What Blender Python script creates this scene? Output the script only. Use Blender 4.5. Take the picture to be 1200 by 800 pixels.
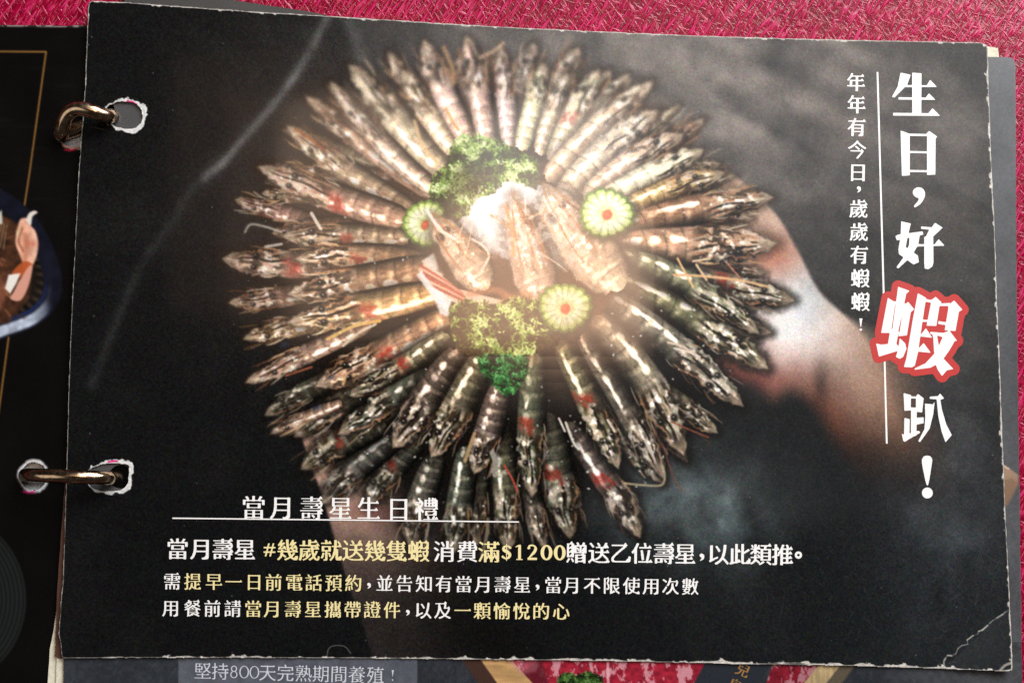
import bpy, math, random
import numpy as np
from mathutils import Vector, Matrix, Euler
from mathutils.geometry import delaunay_2d_cdt

S = bpy.context.scene
for o in list(bpy.data.objects): bpy.data.objects.remove(o)

# ---------------------------------------------------------------- camera (50 mm lens, held over the table, leaning a little)
F_PX = 1667.0
RX, RY, RZ = (math.radians(a) for a in (-7.51573562, 5.39752662, -1.43187134))
R_WC = np.array((Matrix.Rotation(RZ, 3, 'Z') @ Matrix.Rotation(RY, 3, 'Y') @ Matrix.Rotation(RX, 3, 'X')))   # world -> camera
T_WC = np.array([0.0126500788, 0.00227934380, -0.453797672])
CAM = -R_WC.T @ T_WC
cd = bpy.data.cameras.new('camera'); cam = bpy.data.objects.new('camera', cd); S.collection.objects.link(cam)
cd.sensor_width = 36.0; cd.sensor_fit = 'HORIZONTAL'; cd.lens = F_PX/1200*36; cd.clip_start = .01; cd.clip_end = 50
M = Matrix(R_WC.T.tolist()).to_4x4(); M.translation = Vector(CAM); cam.matrix_world = M
cd.dof.use_dof = False
S.camera = cam

def onto(px, py, z=0.0):
    """point of the height z that the photograph shows at (px, py) - the 1200 x 800 frame"""
    px = np.asarray(px, float); py = np.asarray(py, float)
    d = np.stack([(px-600)/F_PX, (400-py)/F_PX, -np.ones_like(px)], -1) @ R_WC
    t = (np.asarray(z)-CAM[2])/d[..., 2]
    return CAM+d*t[..., None]

# ---------------------------------------------------------------- world, lamps, exposure
W = bpy.data.worlds.new('World'); S.world = W; W.use_nodes = True
W.node_tree.nodes['Background'].inputs[0].default_value = (.30, .27, .25, 1)
W.node_tree.nodes['Background'].inputs[1].default_value = .10
S.view_settings.view_transform = 'Standard'; S.view_settings.look = 'None'
S.view_settings.exposure = 0; S.view_settings.gamma = 1
S.cycles.use_denoising = False
S.cycles.max_bounces = 5

def lamp(name, centre, target, sx, sy, radiance, col, shape='RECTANGLE', spread=180):
    l = bpy.data.lights.new(name, 'AREA'); l.shape = shape; l.size = sx; l.size_y = sy
    area = sx*sy*(math.pi/4 if shape in ('DISK', 'ELLIPSE') else 1)
    l.energy = radiance*math.pi*area*1.0; l.color = col; l.spread = math.radians(spread)
    o = bpy.data.objects.new(name, l); S.collection.objects.link(o); o.location = centre
    o.rotation_euler = (Vector(target)-Vector(centre)).to_track_quat('-Z', 'Y').to_euler()
    return o

def mirrored(px, py, h):
    """where a ceiling lamp at height h hangs if the glossy page mirrors it at (px, py)"""
    p = onto(px, py, 0.); k = h/CAM[2]
    return np.array([p[0]+(p[0]-CAM[0])*k, p[1]+(p[1]-CAM[1])*k, h])

def ceiling_lamp(name, x0, y0, x1, y1, h, radiance, col, shape='RECTANGLE'):
    a = mirrored(x0, y0, h); b = mirrored(x1, y1, h); c = (a+b)/2
    l = lamp(name, c, (c[0], c[1], 0), abs(b[0]-a[0]), abs(b[1]-a[1]), radiance, col, shape)
    return l

# added key light: a wide soft source off to the upper right, outside the mirror angle
lamp('key_light', (.75, 1.15, 1.05), (0.05, 0, 0), 1.3, 1.0, 12.0, (1.0, .985, .965))
lamp('room_light', (-1.3, -.4, 1.3), (0, 0, 0), 1.2, 1.2, .9, (1.0, .93, .84))
# the lit ceiling and the warm pendant that the page film mirrors, split into added light panels
for k_, (x_, y_) in enumerate(((420, 230), (500, 340), (590, 470), (690, 620))):
    ceiling_lamp('ceiling_panel', x_, -330, 1340, y_, 1.70-.02*k_, (.48, .44, .30, .22)[k_], (.97, .985, 1.0))
ceiling_lamp('brown_glare_panel', 205, 60, 790, 404, 1.58, .18, (1.0, .62, .44))  # panels added for the brown veil on the film, source unknown
ceiling_lamp('brown_glare_panel', 270, 100, 765, 403, 1.55, .35, (1.0, .62, .44))
ceiling_lamp('ceiling_glow', 335, 110, 736, 409, 1.50, 2.1, (1.0, .72, .53))
ceiling_lamp('pendant_glow_panel', 548, 250, 722, 414, 1.46, 4.4, (1.0, .58, .36))  # flat panel added to square off the lower edge of the glow
ceiling_lamp('pendant_lamp', 520, 190, 760, 400, 1.42, 3.0, (1.0, .66, .44), 'ELLIPSE')
ceiling_lamp('pendant_bulb', 548, 110, 750, 268, 1.34, 2.7, (1.0, .97, .94), 'ELLIPSE')
# ---------------------------------------------------------------- the printed picture (pure numpy)
# The picture on the menu page is drawn by code in page units (1 unit = 0.27 mm of paper) and becomes
# coloured mesh: every prawn, garnish and arm of the print is a mesh of its own.
X0, Y0, X1, Y1, ST = 64.0, -4.0, 1196.0, 794.0, 0.8
NX, NY = int((X1-X0)/ST)+1, int((Y1-Y0)/ST)+1

def smooth_up(g, ny, nx):
    h, w = g.shape
    y = np.linspace(0, h-1.001, ny); x = np.linspace(0, w-1.001, nx)
    yi = y.astype(int); xi = x.astype(int); fy = y-yi; fx = x-xi
    fy = (fy*fy*(3-2*fy))[:, None]; fx = (fx*fx*(3-2*fx))[None]
    a = g[yi][:, xi]; b = g[yi][:, xi+1]; c = g[yi+1][:, xi]; d = g[yi+1][:, xi+1]
    return (a*(1-fx)+b*fx)*(1-fy)+(c*(1-fx)+d*fx)*fy

def vnoise(ny, nx, cy, cx, octaves=3, seed=0, gain=.5):
    rs = np.random.RandomState(seed); out = np.zeros((ny, nx)); amp = 1.; tot = 0
    for _ in range(octaves):
        g = rs.rand(max(2, int(ny/cy)+2), max(2, int(nx/cx)+2))
        out += amp*smooth_up(g, ny, nx); tot += amp; amp *= gain
        cy = max(1., cy/2); cx = max(1., cx/2)
    return out/tot

def blur(a, s):
    if s <= 0: return a
    r = int(3*s)+1; k = np.exp(-.5*(np.arange(-r, r+1)/s)**2); k /= k.sum()
    for ax in (0, 1):
        pad = [(0, 0)]*a.ndim; pad[ax] = (r, r)
        p = np.pad(a, pad, mode='edge'); o = np.zeros(a.shape)
        n = a.shape[ax]
        for i, kk in enumerate(k):
            sl = [slice(None)]*a.ndim; sl[ax] = slice(i, i+n); o += kk*p[tuple(sl)]
        a = o
    return a

def sst(a, b, x):
    t = np.clip((x-a)/(b-a+1e-12), 0, 1); return t*t*(3-2*t)

def poly_sd(px, py, pts):
    """signed distance (negative inside) of the points to a polygon"""
    pts = np.asarray(pts, float); n = len(pts)
    d = np.full(px.shape, 1e9); ins = np.zeros(px.shape, bool)
    for i in range(n):
        ax, ay = pts[i]; bx, by = pts[(i+1) % n]
        ex, ey = bx-ax, by-ay; wx, wy = px-ax, py-ay
        t = np.clip((wx*ex+wy*ey)/(ex*ex+ey*ey+1e-12), 0, 1)
        d = np.minimum(d, (wx-ex*t)**2+(wy-ey*t)**2)
        if ay != by:
            c = (ay > py) != (by > py)
            ins ^= c & (px < (bx-ax)*(py-ay)/(by-ay)+ax)
    d = np.sqrt(d); return np.where(ins, -d, d)

def line_sr(px, py, pts, closed=False):
    """distance to a polyline, position along it (0..1) and signed side offset"""
    pts = np.asarray(pts, float)
    seg = np.hypot(*np.diff(pts, axis=0).T); L = np.concatenate([[0], np.cumsum(seg)])
    best = np.full(px.shape, 1e18); s = np.zeros(px.shape); r = np.zeros(px.shape)
    for i in range(len(pts)-1):
        ax, ay = pts[i]; ex, ey = pts[i+1]-pts[i]; l = seg[i]+1e-9
        wx, wy = px-ax, py-ay
        t = np.clip((wx*ex+wy*ey)/(l*l), 0, 1)
        d = (wx-ex*t)**2+(wy-ey*t)**2
        m = d < best
        best = np.where(m, d, best); s = np.where(m, L[i]+t*l, s)
        r = np.where(m, (wx*-ey+wy*ex)/l, r)
    return np.sqrt(best), s/L[-1], r

def bez(p0, p1, p2, n=20):
    t = np.linspace(0, 1, n)[:, None]
    p0, p1, p2 = map(np.asarray, (p0, p1, p2))
    return (1-t)**2*p0+2*t*(1-t)*p1+t*t*p2

def catmull(pts, n=8):
    p = np.asarray(pts, float); p = np.vstack([2*p[0]-p[1], p, 2*p[-1]-p[-2]]); out = []
    for i in range(1, len(p)-2):
        for t in np.arange(n)/n:
            out.append(.5*((2*p[i])+(p[i+1]-p[i-1])*t+(2*p[i-1]-5*p[i]+4*p[i+1]-p[i+2])*t*t+(-p[i-1]+3*p[i]-3*p[i+1]+p[i+2])*t**3))
    out.append(p[-2]); return np.array(out)

class Canvas:
    def __init__(s, x0, y0, x1, y1, st, col):
        s.x0, s.y0, s.st = x0, y0, st
        s.nx, s.ny = int((x1-x0)/st)+1, int((y1-y0)/st)+1
        s.im = np.zeros((s.ny, s.nx, 3))+np.array(col)/255.
        s.lab = np.zeros((s.ny, s.nx), np.int16); s.names = ['']
        s.soft = np.zeros((s.ny, s.nx))
    def new(s, name):
        s.names.append(name); return len(s.names)-1
    def win(s, pts, pad):
        pts = np.asarray(pts, float)
        a = np.floor((pts.min(0)-pad-[s.x0, s.y0])/s.st).astype(int); b = np.ceil((pts.max(0)+pad-[s.x0, s.y0])/s.st).astype(int)+1
        a = np.maximum(a, 0); b = np.minimum(b, [s.nx, s.ny])
        if b[0] <= a[0] or b[1] <= a[1]: return None
        sl = (slice(a[1], b[1]), slice(a[0], b[0]))
        X, Y = np.meshgrid(s.x0+np.arange(a[0], b[0])*s.st, s.y0+np.arange(a[1], b[1])*s.st)
        return sl, X, Y
    def over(s, sl, col, a, lab=None):
        a = np.clip(a, 0, 1)
        s.im[sl] = s.im[sl]*(1-a[..., None])+col*a[..., None]
        if lab is not None: s.lab[sl] = np.where(a > .5, lab, s.lab[sl])
    def stroke(s, pts, w, col, a=1., soft=.6, lab=None, taper=0.):
        q = s.win(pts, w+3*soft+1)
        if q is None: return
        sl, X, Y = q; d, t, r = line_sr(X, Y, pts)
        ww = w*(1-taper*np.abs(t*2-1)**2) if taper >= 0 else w*(1+taper*t)
        s.over(sl, np.array(col)/255., a*sst(soft, -soft, d-ww), lab)
    def poly(s, pts, col, a=1., soft=.7, lab=None, tex=None):
        q = s.win(pts, 3*soft+1)
        if q is None: return
        sl, X, Y = q; d = poly_sd(X, Y, pts)
        c = np.array(col)/255.+np.zeros(X.shape+(3,)) if not callable(col) else col(X, Y)
        s.over(sl, c, a*sst(soft, -soft, d), lab)
    def blob(s, x, y, rx, ry, col, a=1., soft=.35, rot=0., lab=None):
        R = max(rx, ry)*1.6+2; q = s.win([(x-R, y-R), (x+R, y+R)], 0)
        if q is None: return
        sl, X, Y = q; c, n = np.cos(rot), np.sin(rot)
        u = ((X-x)*c+(Y-y)*n)/rx; v = (-(X-x)*n+(Y-y)*c)/ry
        s.over(sl, np.array(col)/255., a*sst(1+soft, 1-soft, np.hypot(u, v)), lab)

def lerp_style(ang):
    pass

def prawn(C, base, tip, W, bend=0., tone=(150, 118, 82), dark=.5, light=1., red=0, side=-1, seed=0, head=.5, legs=4, name='prawn', orange=.4, segs=4, tipw=.3, mottle=1., opac=1.):
    """one printed prawn lying from its tail (base) to its rostrum (tip)"""
    rs = np.random.RandomState(seed*7+3)
    base = np.array(base, float); tip = np.array(tip, float)
    d = tip-base; L = np.hypot(*d); n = np.array([-d[1], d[0]])/L
    pts = bez(base, (base+tip)/2+n*bend, tip, 18)
    q = C.win(pts, W*1.9+8)
    if q is None: return
    sl, X, Y = q
    dist, s, r = line_sr(X, Y, pts)
    ext = dist > np.abs(r)+.5
    lab = C.new(name)
    # soft shade painted round the body, brown where lamp glow veils the page
    prof = np.interp(s, [0, .04, .2, head, head+.16, .86, .95, 1], [.62, .8, .96, 1.02, .95, .66, .36, .06])*W
    nz = vnoise(*X.shape, 7, 7, 2, seed+11)-.5
    prof = prof*(1+(.08+.54*mottle)*nz*sst(head-.05, head+.2, s))
    e = dist-prof
    C.over(sl, np.array([14, 11, 9])/255. if dark > .8 else np.array([34, 22, 15])/255., (.75 if dark > .8 else .5)*sst(W*.75, -1, e))
    u = r/np.maximum(prof, .6)*side                          # +1 is the lit side
    au = np.abs(u)
    tone = np.array(tone)/255.*(1+.13*mottle*(rs.rand(3)-.5))
    shade = np.clip(.30+.85*np.sqrt(np.clip(1-(u-.18)**2*.93, 0, 1))-.34*sst(.0, -1., u)*dark*1.6, .1, 1.3)
    # coordinates along the body for the markings
    H, Wd = 160, 60
    n1 = vnoise(H, Wd, 15, 12, 3, seed+1); n2 = vnoise(H, Wd, 7, 9, 2, seed+2); n3 = vnoise(H, Wd, 26, 5, 2, seed+5)
    iy = np.clip((s*(H-1)), 0, H-1).astype(int); ix = np.clip((u*.5+.5)*(Wd-1), 0, Wd-1).astype(int)
    a1, a2, a3 = n1[iy, ix], n2[iy, ix], n3[iy, ix]
    vs = vnoise(H, Wd, 9, 4, 2, seed+31); n4 = vnoise(H, Wd, 6.5, 9, 2, seed+23); n5 = vnoise(H, Wd, 11, 7, 2, seed+29)
    px = .62*n4[iy, ix]+.38*vnoise(*X.shape, 5.5, 5.5, 2, seed+21); p5 = n5[iy, ix]
    c = tone[None, None]*shade[..., None]
    hd0 = sst(head-.04, head+.08, s); c = c*((.72+.55*a1)*hd0+(.85+.3*a1)*(1-hd0))[..., None]
    # abdomen segments: a darker hoop, a pale band behind it
    ab = sst(head+.04, head-.06, s)
    k = (s+.035*u*u)/head*segs+rs.rand()*.3
    f = k-np.floor(k)
    hoop = sst(.10, .01, np.minimum(f, 1-f))*ab*sst(.25, .65, a1*.5+a2*.5)
    c *= 1-(.34*hoop)[..., None]
    c += (.16*light*sst(.22, .10, np.abs(f-.16))*ab*sst(.45, .7, a2)*sst(1, .3, au))[..., None]*np.array([1, .97, .9])
    c += ((.12+.1*light)*sst(.25, .0, np.abs(f-.28))*ab*(.4+a2)*(1-au**2))[..., None]*np.array([1, .95, .82])
    c *= 1-(dark*.5*ab*sst(.25, -.8, u))[..., None]
    c *= 1-(.16*ab*sst(.5, .38, vs[iy, ix]))[..., None]
    gl = rs.uniform(.3, 1., 40)[np.floor(k).astype(int).clip(0, 39)]; ov = sst(1.15, .45, np.hypot((f-.48)/.30, (u-.40)/.26))*ab*gl
    c = c+(ov*(.30+.45*light)*(.55+.9*px))[..., None]*np.array([1., .98, .95])
    # mottled head
    hd = sst(head-.04, head+.10, s)
    mot2 = mottle*sst(.47, .60, a1*.3+px*.45+p5*.25)
    hc = np.array([218, 208, 194])/255.*(.55+.45*light)*(.45+.55*shade[..., None])
    c = c*(1-(hd*mot2*.75)[..., None])+hc*(hd*mot2*.75)[..., None]
    dk = np.array([34, 28, 22])/255.
    m = mottle*hd*sst(.50, .40, a1*.35+p5*.65)*(.45+.5*dark)
    c = c*(1-m[..., None])+dk*m[..., None]
    m = hd*sst(.62, .70, a3)*orange
    c = c*(1-m[..., None])+np.array([160, 106, 70])/255.*m[..., None]*(.5+.6*light)
    # dorsal line and folded legs, running along the head
    for rr, ww, cc, al in ((-.05+.35*(rs.rand()-.5), .075, (22, 17, 13), .9*mottle), (.42, .06, (226, 205, 172), .6*light), (-.5, .08, (38, 28, 20), .7*mottle), (-.72, .06, (168, 120, 82), .7*mottle)):
        m = al*hd*sst(ww*1.6, ww*.4, np.abs(u-rr-.10*np.sin(s*17+seed)))*sst(.97, .88, s)*sst(.3, .5, a1+.1)
        c = c*(1-m[..., None])+np.array(cc)/255.*m[..., None]
    # wet highlights
    m = sst(.19, .03, np.abs(u-.42+.05*np.sin(s*9+seed)))*ab*sst(.42, .60, n3[iy, 20]*.6+.4*a2)*sst(.02, .1, s)
    c = c+(m*(.34+.6*light))[..., None]*np.array([1., .98, .94])
    m = hd*sst(.60, .68, px)*sst(.9, .3, au)*(.35+.5*light)
    c = c+m[..., None]*np.array([1., .97, .93])*.55
    # red patch behind the head
    if red:
        m = .9*sst(.085, .01, np.abs(s-head+.02+.05*u+.16*(px-.5)))*sst(.95, .35, np.abs(u-.35)+.9*np.abs(a2-.5))*(.45+.6*a1)
        c = c*(1-m[..., None])+np.array([158, 44, 34])/255.*m[..., None]
    # pale horny tip
    m = sst(.86, .95, s)*.8
    c = c*(1-m[..., None])+np.array([206, 182, 156])/255.*(.3+tipw*1.6*light)*m[..., None]*(.7+.6*px[..., None])
    c *= (1-.45*sst(-2.6, .3, e)*(.5+.5*dark))[..., None]
    a = opac*sst(.8 if opac == 1 else 2.2, -.8 if opac == 1 else -2.2, e)*(~ext | (dist < W*.35))
    C.over(sl, np.clip(c, .02, 1), a, lab)
    # eyes
    ii = int(.80*17)
    P = pts[ii]; T = (pts[ii+1]-pts[ii-1]); T /= np.hypot(*T); N = np.array([-T[1], T[0]])
    for sg in (-1, 1):
        if rs.rand() < .8:
            E = P+N*sg*W*.38+T*rs.uniform(-2, 2)
            C.blob(E[0], E[1], W*.2+.6, W*.16+.5, (18, 15, 14), .9, .5, np.arctan2(T[1], T[0]), lab)
            C.blob(E[0]-.7, E[1]-.9, 1., .8, (225, 222, 215), .55*light+.2, .5)
    # walking legs and feelers
    for i in range(legs*2+1 if legs else 0):
        t0 = rs.uniform(head, .85); p = pts[int(t0*17)]; sg = rs.choice([-1, 1])
        a0 = p+N*sg*W*.8; ln = rs.uniform(10, 26)
        b0 = a0+T*ln+N*sg*rs.uniform(0, 5)
        mid = (a0+b0)/2+N*sg*rs.uniform(0, 3)
        cc = np.array([(206, 160, 116), (222, 204, 176), (120, 78, 52)][rs.randint(3)])*(.45+.5*light)
        if dark > .8: cc = cc*.55+cc.mean()*.3
        C.stroke(bez(a0, mid, b0, 6), rs.uniform(.35, 1.0), cc, .85, .6, lab if rs.rand() < .7 else None, .5)
    return lab

def parsley(C, pts, seed, cols, dens=1., lab=None, r=(1.5, 3.2), wd=(.4, 1.05)):
    rs = np.random.RandomState(seed); pts = np.array(pts, float)
    lab = C.new('parsley_sprig') if lab is None else lab
    q = C.win(pts, 6); sl, X, Y = q
    d = poly_sd(X, Y, pts)+7*(vnoise(*X.shape, 9, 9, 3, seed)-.5)
    C.over(sl, np.array(cols[0])/255., .93*sst(1.2, -1.2, d), lab)
    lo, hi = pts.min(0), pts.max(0)
    n = int(dens*(hi-lo).prod()/3.2)
    clump = vnoise(64, 64, 9, 9, 3, seed+5)
    P = lo+(hi-lo)*rs.rand(n, 2); inside = poly_sd(P[:, 0], P[:, 1], pts) < 1
    for p in P[inside]:
        f = (p-lo)/(hi-lo); k = clump[int(f[1]*63), int(f[0]*63)]
        v = np.clip((k-.28)*2.2+rs.normal(0, .28)-.2*(f[1]-.4), 0, 1)*(len(cols)-1.001)
        i = int(v); c = np.array(cols[i])*(1-(v-i))+np.array(cols[i+1])*(v-i)
        a = rs.rand()*6.28; l = rs.uniform(*r)
        # a curled leaf edge: short bent stroke
        dx, dy = np.cos(a)*l, np.sin(a)*l
        C.stroke(bez(p-[dx, dy], p+[-dy*.8, dx*.8], p+[dx, dy], 4), rs.uniform(*wd), c, .92, .45)
    return lab

def cucumber(C, x, y, rx, ry, rot, seed, wash=0., lobes=16, open_from=None):
    rs = np.random.RandomState(seed); lab = C.new('cucumber_slice')
    R = max(rx, ry)*1.25; sl, X, Y = C.win([(x-R, y-R), (x+R, y+R)], 2)
    c, n = np.cos(rot), np.sin(rot)
    u = ((X-x)*c+(Y-y)*n)/rx; v = (-(X-x)*n+(Y-y)*c)/ry
    th = np.arctan2(v, u); rr = np.hypot(u, v)
    ph = th*lobes/2+.5*np.sin(th*2+seed)+.3*np.sin(th*3+2*seed)
    edge = .87+.11*np.abs(np.cos(ph))**.5+.04*np.sin(th*3+seed)
    C.over(sl, np.array([20, 26, 12])/255., .7*sst(1.25, .9, np.hypot(u-.06, v-.08)/edge))
    a = sst(.03, -.03, rr-edge)
    k = rr/edge
    nz = vnoise(*X.shape, 5, 5, 3, seed)
    flesh = np.array([206, 222, 150])*(1-sst(.12, .5, k))[..., None]+np.array([238, 245, 212])*sst(.12, .5, k)[..., None]; gr_ = sst(.55, .95, k)[..., None]; flesh = flesh*(1-gr_)+np.array([176, 206, 96])*gr_
    flesh = flesh*(.84+.3*nz[..., None])
    # cuts between the petals
    cut = sst(.22, .03, np.abs(np.cos(ph)))*sst(.28, .6, k)*sst(1.02, .85, k)*(.2+1.1*nz)
    flesh = flesh*(1-.50*cut[..., None]*np.array([1, .72, 1.2]))
    flesh += 14*(sst(.5, .95, np.abs(np.cos(ph)))*sst(.2, .5, k)*sst(1, .75, k))[..., None]
    skin = sst(.83, .93, k)*(.7+.3*sst(-.6, .5, u*.8+v*.5))
    flesh = flesh*(1-skin[..., None])+np.array([54, 92, 26])*(.7+.5*nz[..., None])*skin[..., None]
    flesh += 30*(nz[..., None]-.5)+18*(vnoise(60, 200, 60, 3, 2, seed+3)[np.clip(k*40, 0, 59).astype(int), np.clip((th+3.1416)/6.2832*199, 0, 199).astype(int)][..., None]-.5)*2
    flesh *= (1-.22*sst(-.2, 1.1, u*.4+v))[..., None]
    flesh = flesh*(1-wash)+np.array([150, 130, 70])*wash  # yellowish page glare mixed into the slice colour
    C.over(sl, np.clip(flesh, 0, 255)/255., a, lab)
    C.blob(x+rx*.02, y+ry*.06, rx*.17, ry*.2, (196, 62, 30), .95, .35, .5)
    C.blob(x-rx*.02, y+ry*.02, rx*.08, ry*.09, (226, 110, 60), .7, .6)
    return lab

def paint_menu():
    C = Canvas(X0, Y0, X1, Y1, ST, (15, 16, 17)); ny, nx = C.ny, C.nx
    X, Y = np.meshgrid(C.x0+np.arange(nx)*ST, C.y0+np.arange(ny)*ST)
    # ---- the dark studio backdrop of the print: slate, smoke and some painted page haze
    n = vnoise(ny, nx, 120, 120, 5, 1, .6); n2 = vnoise(ny, nx, 40, 40, 4, 2, .65)
    th = .5; U = (X*np.cos(th)+Y*np.sin(th)); V = (-X*np.sin(th)+Y*np.cos(th))
    g = vnoise(260, 260, 9, 3, 4, 3, .6)
    st = g[np.clip((U+300)/9, 0, 259).astype(int), np.clip((V+700)/6.5, 0, 259).astype(int)]
    st = blur(st, 3)
    th2 = 1.05; U2 = X*np.cos(th2)+Y*np.sin(th2); V2 = -X*np.sin(th2)+Y*np.cos(th2); st2 = blur(g[np.clip((U2+300)/11, 0, 259).astype(int), np.clip((V2+1100)/6.5, 0, 259).astype(int)], 4)
    tr = np.exp(-(((X-880)/260)**2+((Y-130)/210)**2))+.5*np.exp(-(((X-640)/260)**2+((Y-40)/70)**2))+.35*np.exp(-(((X-1130)/90)**2+((Y-330)/300)**2))
    sm = tr*(.55+.55*(n2-.35)+.85*(st-.4))
    base = np.array([15, 16, 17])/255.+(sst(500, 1100, X)*sst(300, 800, Y))[..., None]*np.array([9, 11, 12])/255.
    im = base+np.zeros(X.shape+(3,))+np.clip(sm, 0, 1.2)[..., None]*np.array([110, 101, 95])/255.
    im += (.018*sst(.5, .75, n)*1.)[..., None]*np.array([1, .95, .9])
    lft = np.exp(-(((X-330)/170)**2+((Y-230)/190)**2))
    im += (lft*.05*(.5+n2))[..., None]*np.array([1.15, .92, .8])
    # smoke low on the right
    q = np.exp(-(((X-805)/95)**2+((Y-590)/62)**2))*(.35+1.0*(n2-.25)+.9*(st2-.45))
    im += np.clip(q, 0, 1)[..., None]*np.array([80, 92, 94])/255.
    q = np.exp(-(((X-860)/22)**2+((Y-600-(X-840)*1.3)/70)**2))*.5
    im += np.clip(q*(n2), 0, 1)[..., None]*np.array([50, 60, 60])/255.
    q = np.exp(-(((X-1110)/80)**2+((Y-600)/160)**2))*(.2+.8*(n2-.2))
    im += np.clip(q, 0, 1)[..., None]*np.array([34, 40, 46])/255.
    C.im = im
    C.im = C.im+(.016*sst(500, 60, Y)*sst(150, 420, X))[..., None]*np.array([1.05, 1., .96])+.004
    # pale streaks of smoke
    for pts, w, a in (([(384, 20), (368, 52), (345, 90), (318, 125), (292, 155), (262, 190), (240, 208)], 5, .34), ([(262, 190), (225, 222), (200, 262), (172, 300), (150, 345), (128, 398), (108, 450)], 6, .10),
                      ([(408, 24), (418, 50), (428, 84)], 8, .16), ([(540, 30), (544, 60)], 10, .25)):
        sl, XX, YY = C.win(pts, 40); d, t, r = line_sr(XX, YY, catmull(pts)); nn = vnoise(*XX.shape, 26, 26, 3, int(w*7))
        C.over(sl, np.array([186, 190, 190])/255., a*np.exp(-(d/w)**2)*(.35+nn)+a*.25*np.exp(-(d/(3*w))**2)*nn)
    # ---- the forearm and the hand that carry the dish
    fa = C.new('forearm')
    up = catmull([(850, 196), (905, 246), (934, 292), (958, 338), (984, 364), (1014, 388), (1050, 428), (1078, 500), (1108, 585)])
    lo = catmull([(1040, 615), (1010, 570), (978, 520), (952, 478), (928, 462), (905, 470), (880, 452), (840, 440), (790, 380)])
    sl, XX, YY = C.win(np.vstack([up, lo]), 30); d = poly_sd(XX, YY, np.vstack([up, lo]))
    dl, tl, rl = line_sr(XX, YY, lo); du, tu, ru = line_sr(XX, YY, up)
    nn = vnoise(*XX.shape, 40, 40, 4, 9)
    fade = sst(1130, 950, XX+.35*(YY-420))
    k = sst(0, 80, dl)
    wm = np.exp(-(((XX-925)/75)**2+((YY-375)/95)**2))[..., None]; col = (np.array([214, 212, 212])*wm+np.array([196, 166, 146])*(1-wm))*(fade)[..., None]+np.array([122, 94, 78])*(1-fade)[..., None]
    col = col*(.80+.3*nn[..., None])
    col = col*(.30+.70*k[..., None])*np.array([1, .97, .96])+(1-k[..., None])*np.array([48, 12, 4])*fade[..., None]
    col *= (.25+.75*sst(640, 470, YY+.25*(XX-1000)))[..., None]
    hot = np.exp(-(((XX-925)/42)**2+((YY-395)/55)**2)); col += hot[..., None]*60
    cool = np.exp(-(((XX-945)/30)**2+((YY-350)/45)**2)); col += cool[..., None]*np.array([-12, 2, 10])
    dent = np.exp(-(((XX-962)/9)**2+((YY-452)/26)**2)); col *= (1-.42*dent)[..., None]
    wr = np.exp(-(((XX-905)/34)**2+((YY-300)/24)**2)); col = col*(1-.5*wr[..., None])+np.array([170, 70, 40])*.5*wr[..., None]
    wr = np.exp(-(((XX-872)/44)**2+((YY-445)/17)**2)); col = col*(1-.6*wr[..., None])+np.array([120, 54, 48])*.6*wr[..., None]
    sf = 2.2+26*sst(985, 1070, XX); a = np.where(du < dl, np.clip(.5-d/sf*.5, 0, 1), sst(10, -18, d))
    C.over(sl, np.clip(col, 0, 238)/255., a*.97*sst(604, 500, YY-.1*(XX-1040)), fa)
    ha = C.new('supporting_hand')
    L = catmull([(352, 505), (362, 540), (376, 575), (392, 630), (410, 690), (428, 740), (440, 786)]); Rr = catmull([(640, 786), (600, 740), (560, 700), (540, 660), (500, 620), (470, 590), (440, 540), (430, 500)])
    sl, XX, YY = C.win(np.vstack([L, Rr]), 30); d = poly_sd(XX, YY, np.vstack([L, Rr])); dl, tl, rl = line_sr(XX, YY, L)
    dr, _, _ = line_sr(XX, YY, Rr)
    nn = vnoise(*XX.shape, 30, 30, 4, 19)
    f = sst(780, 560, YY)
    col = np.array([206, 166, 148])*(f**2.2)[..., None]+np.array([38, 34, 33])*(1-f**2.2)[..., None]
    col = col*(.8+.35*nn[..., None])*(.35+.65*sst(150, 10, dl))[..., None]
    cr = np.exp(-(((XX-440)/30)**2+((YY-600)/14)**2)); col = col*(1-.5*cr[..., None])+np.array([96, 52, 50])*.5*cr[..., None]
    a = np.where(dl < dr, sst(1.5, -1.5, d), sst(40, -50, d))
    C.over(sl, np.clip(col, 0, 255)/255., a, ha)
    # painted shade under the fan of prawns, brown lamp glow in its upper part
    rr = np.hypot((X-600)/270, (Y-335)/255)
    aa = .93*sst(1.04, .86, rr)
    gap = np.array([12, 10, 9])/255.+np.zeros(X.shape+(3,))
    gap = gap+(sst(430, 330, Y))[..., None]*np.array([46, 27, 15])/255.
    C.im = C.im*(1-aa[..., None])+gap*aa[..., None]
    # ---- the prawns
    CR = (204, 188, 172); TN = (178, 146, 120); OR = (180, 142, 112); DK = (92, 88, 76); OL = (126, 120, 100)
    T = dict(tone=CR, dark=.45, light=1.0, orange=.35); TR = dict(tone=(224, 208, 186), dark=.24, light=1.1, orange=.2)
    LF = dict(tone=TN, dark=.42, light=1.0, orange=.38); B = dict(tone=DK, dark=.85, light=.86, orange=.18, side=1); RT = dict(tone=OR, dark=.55, light=.9, orange=.45)
    RB = dict(tone=OL, dark=.85, light=.92, orange=.12)
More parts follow.
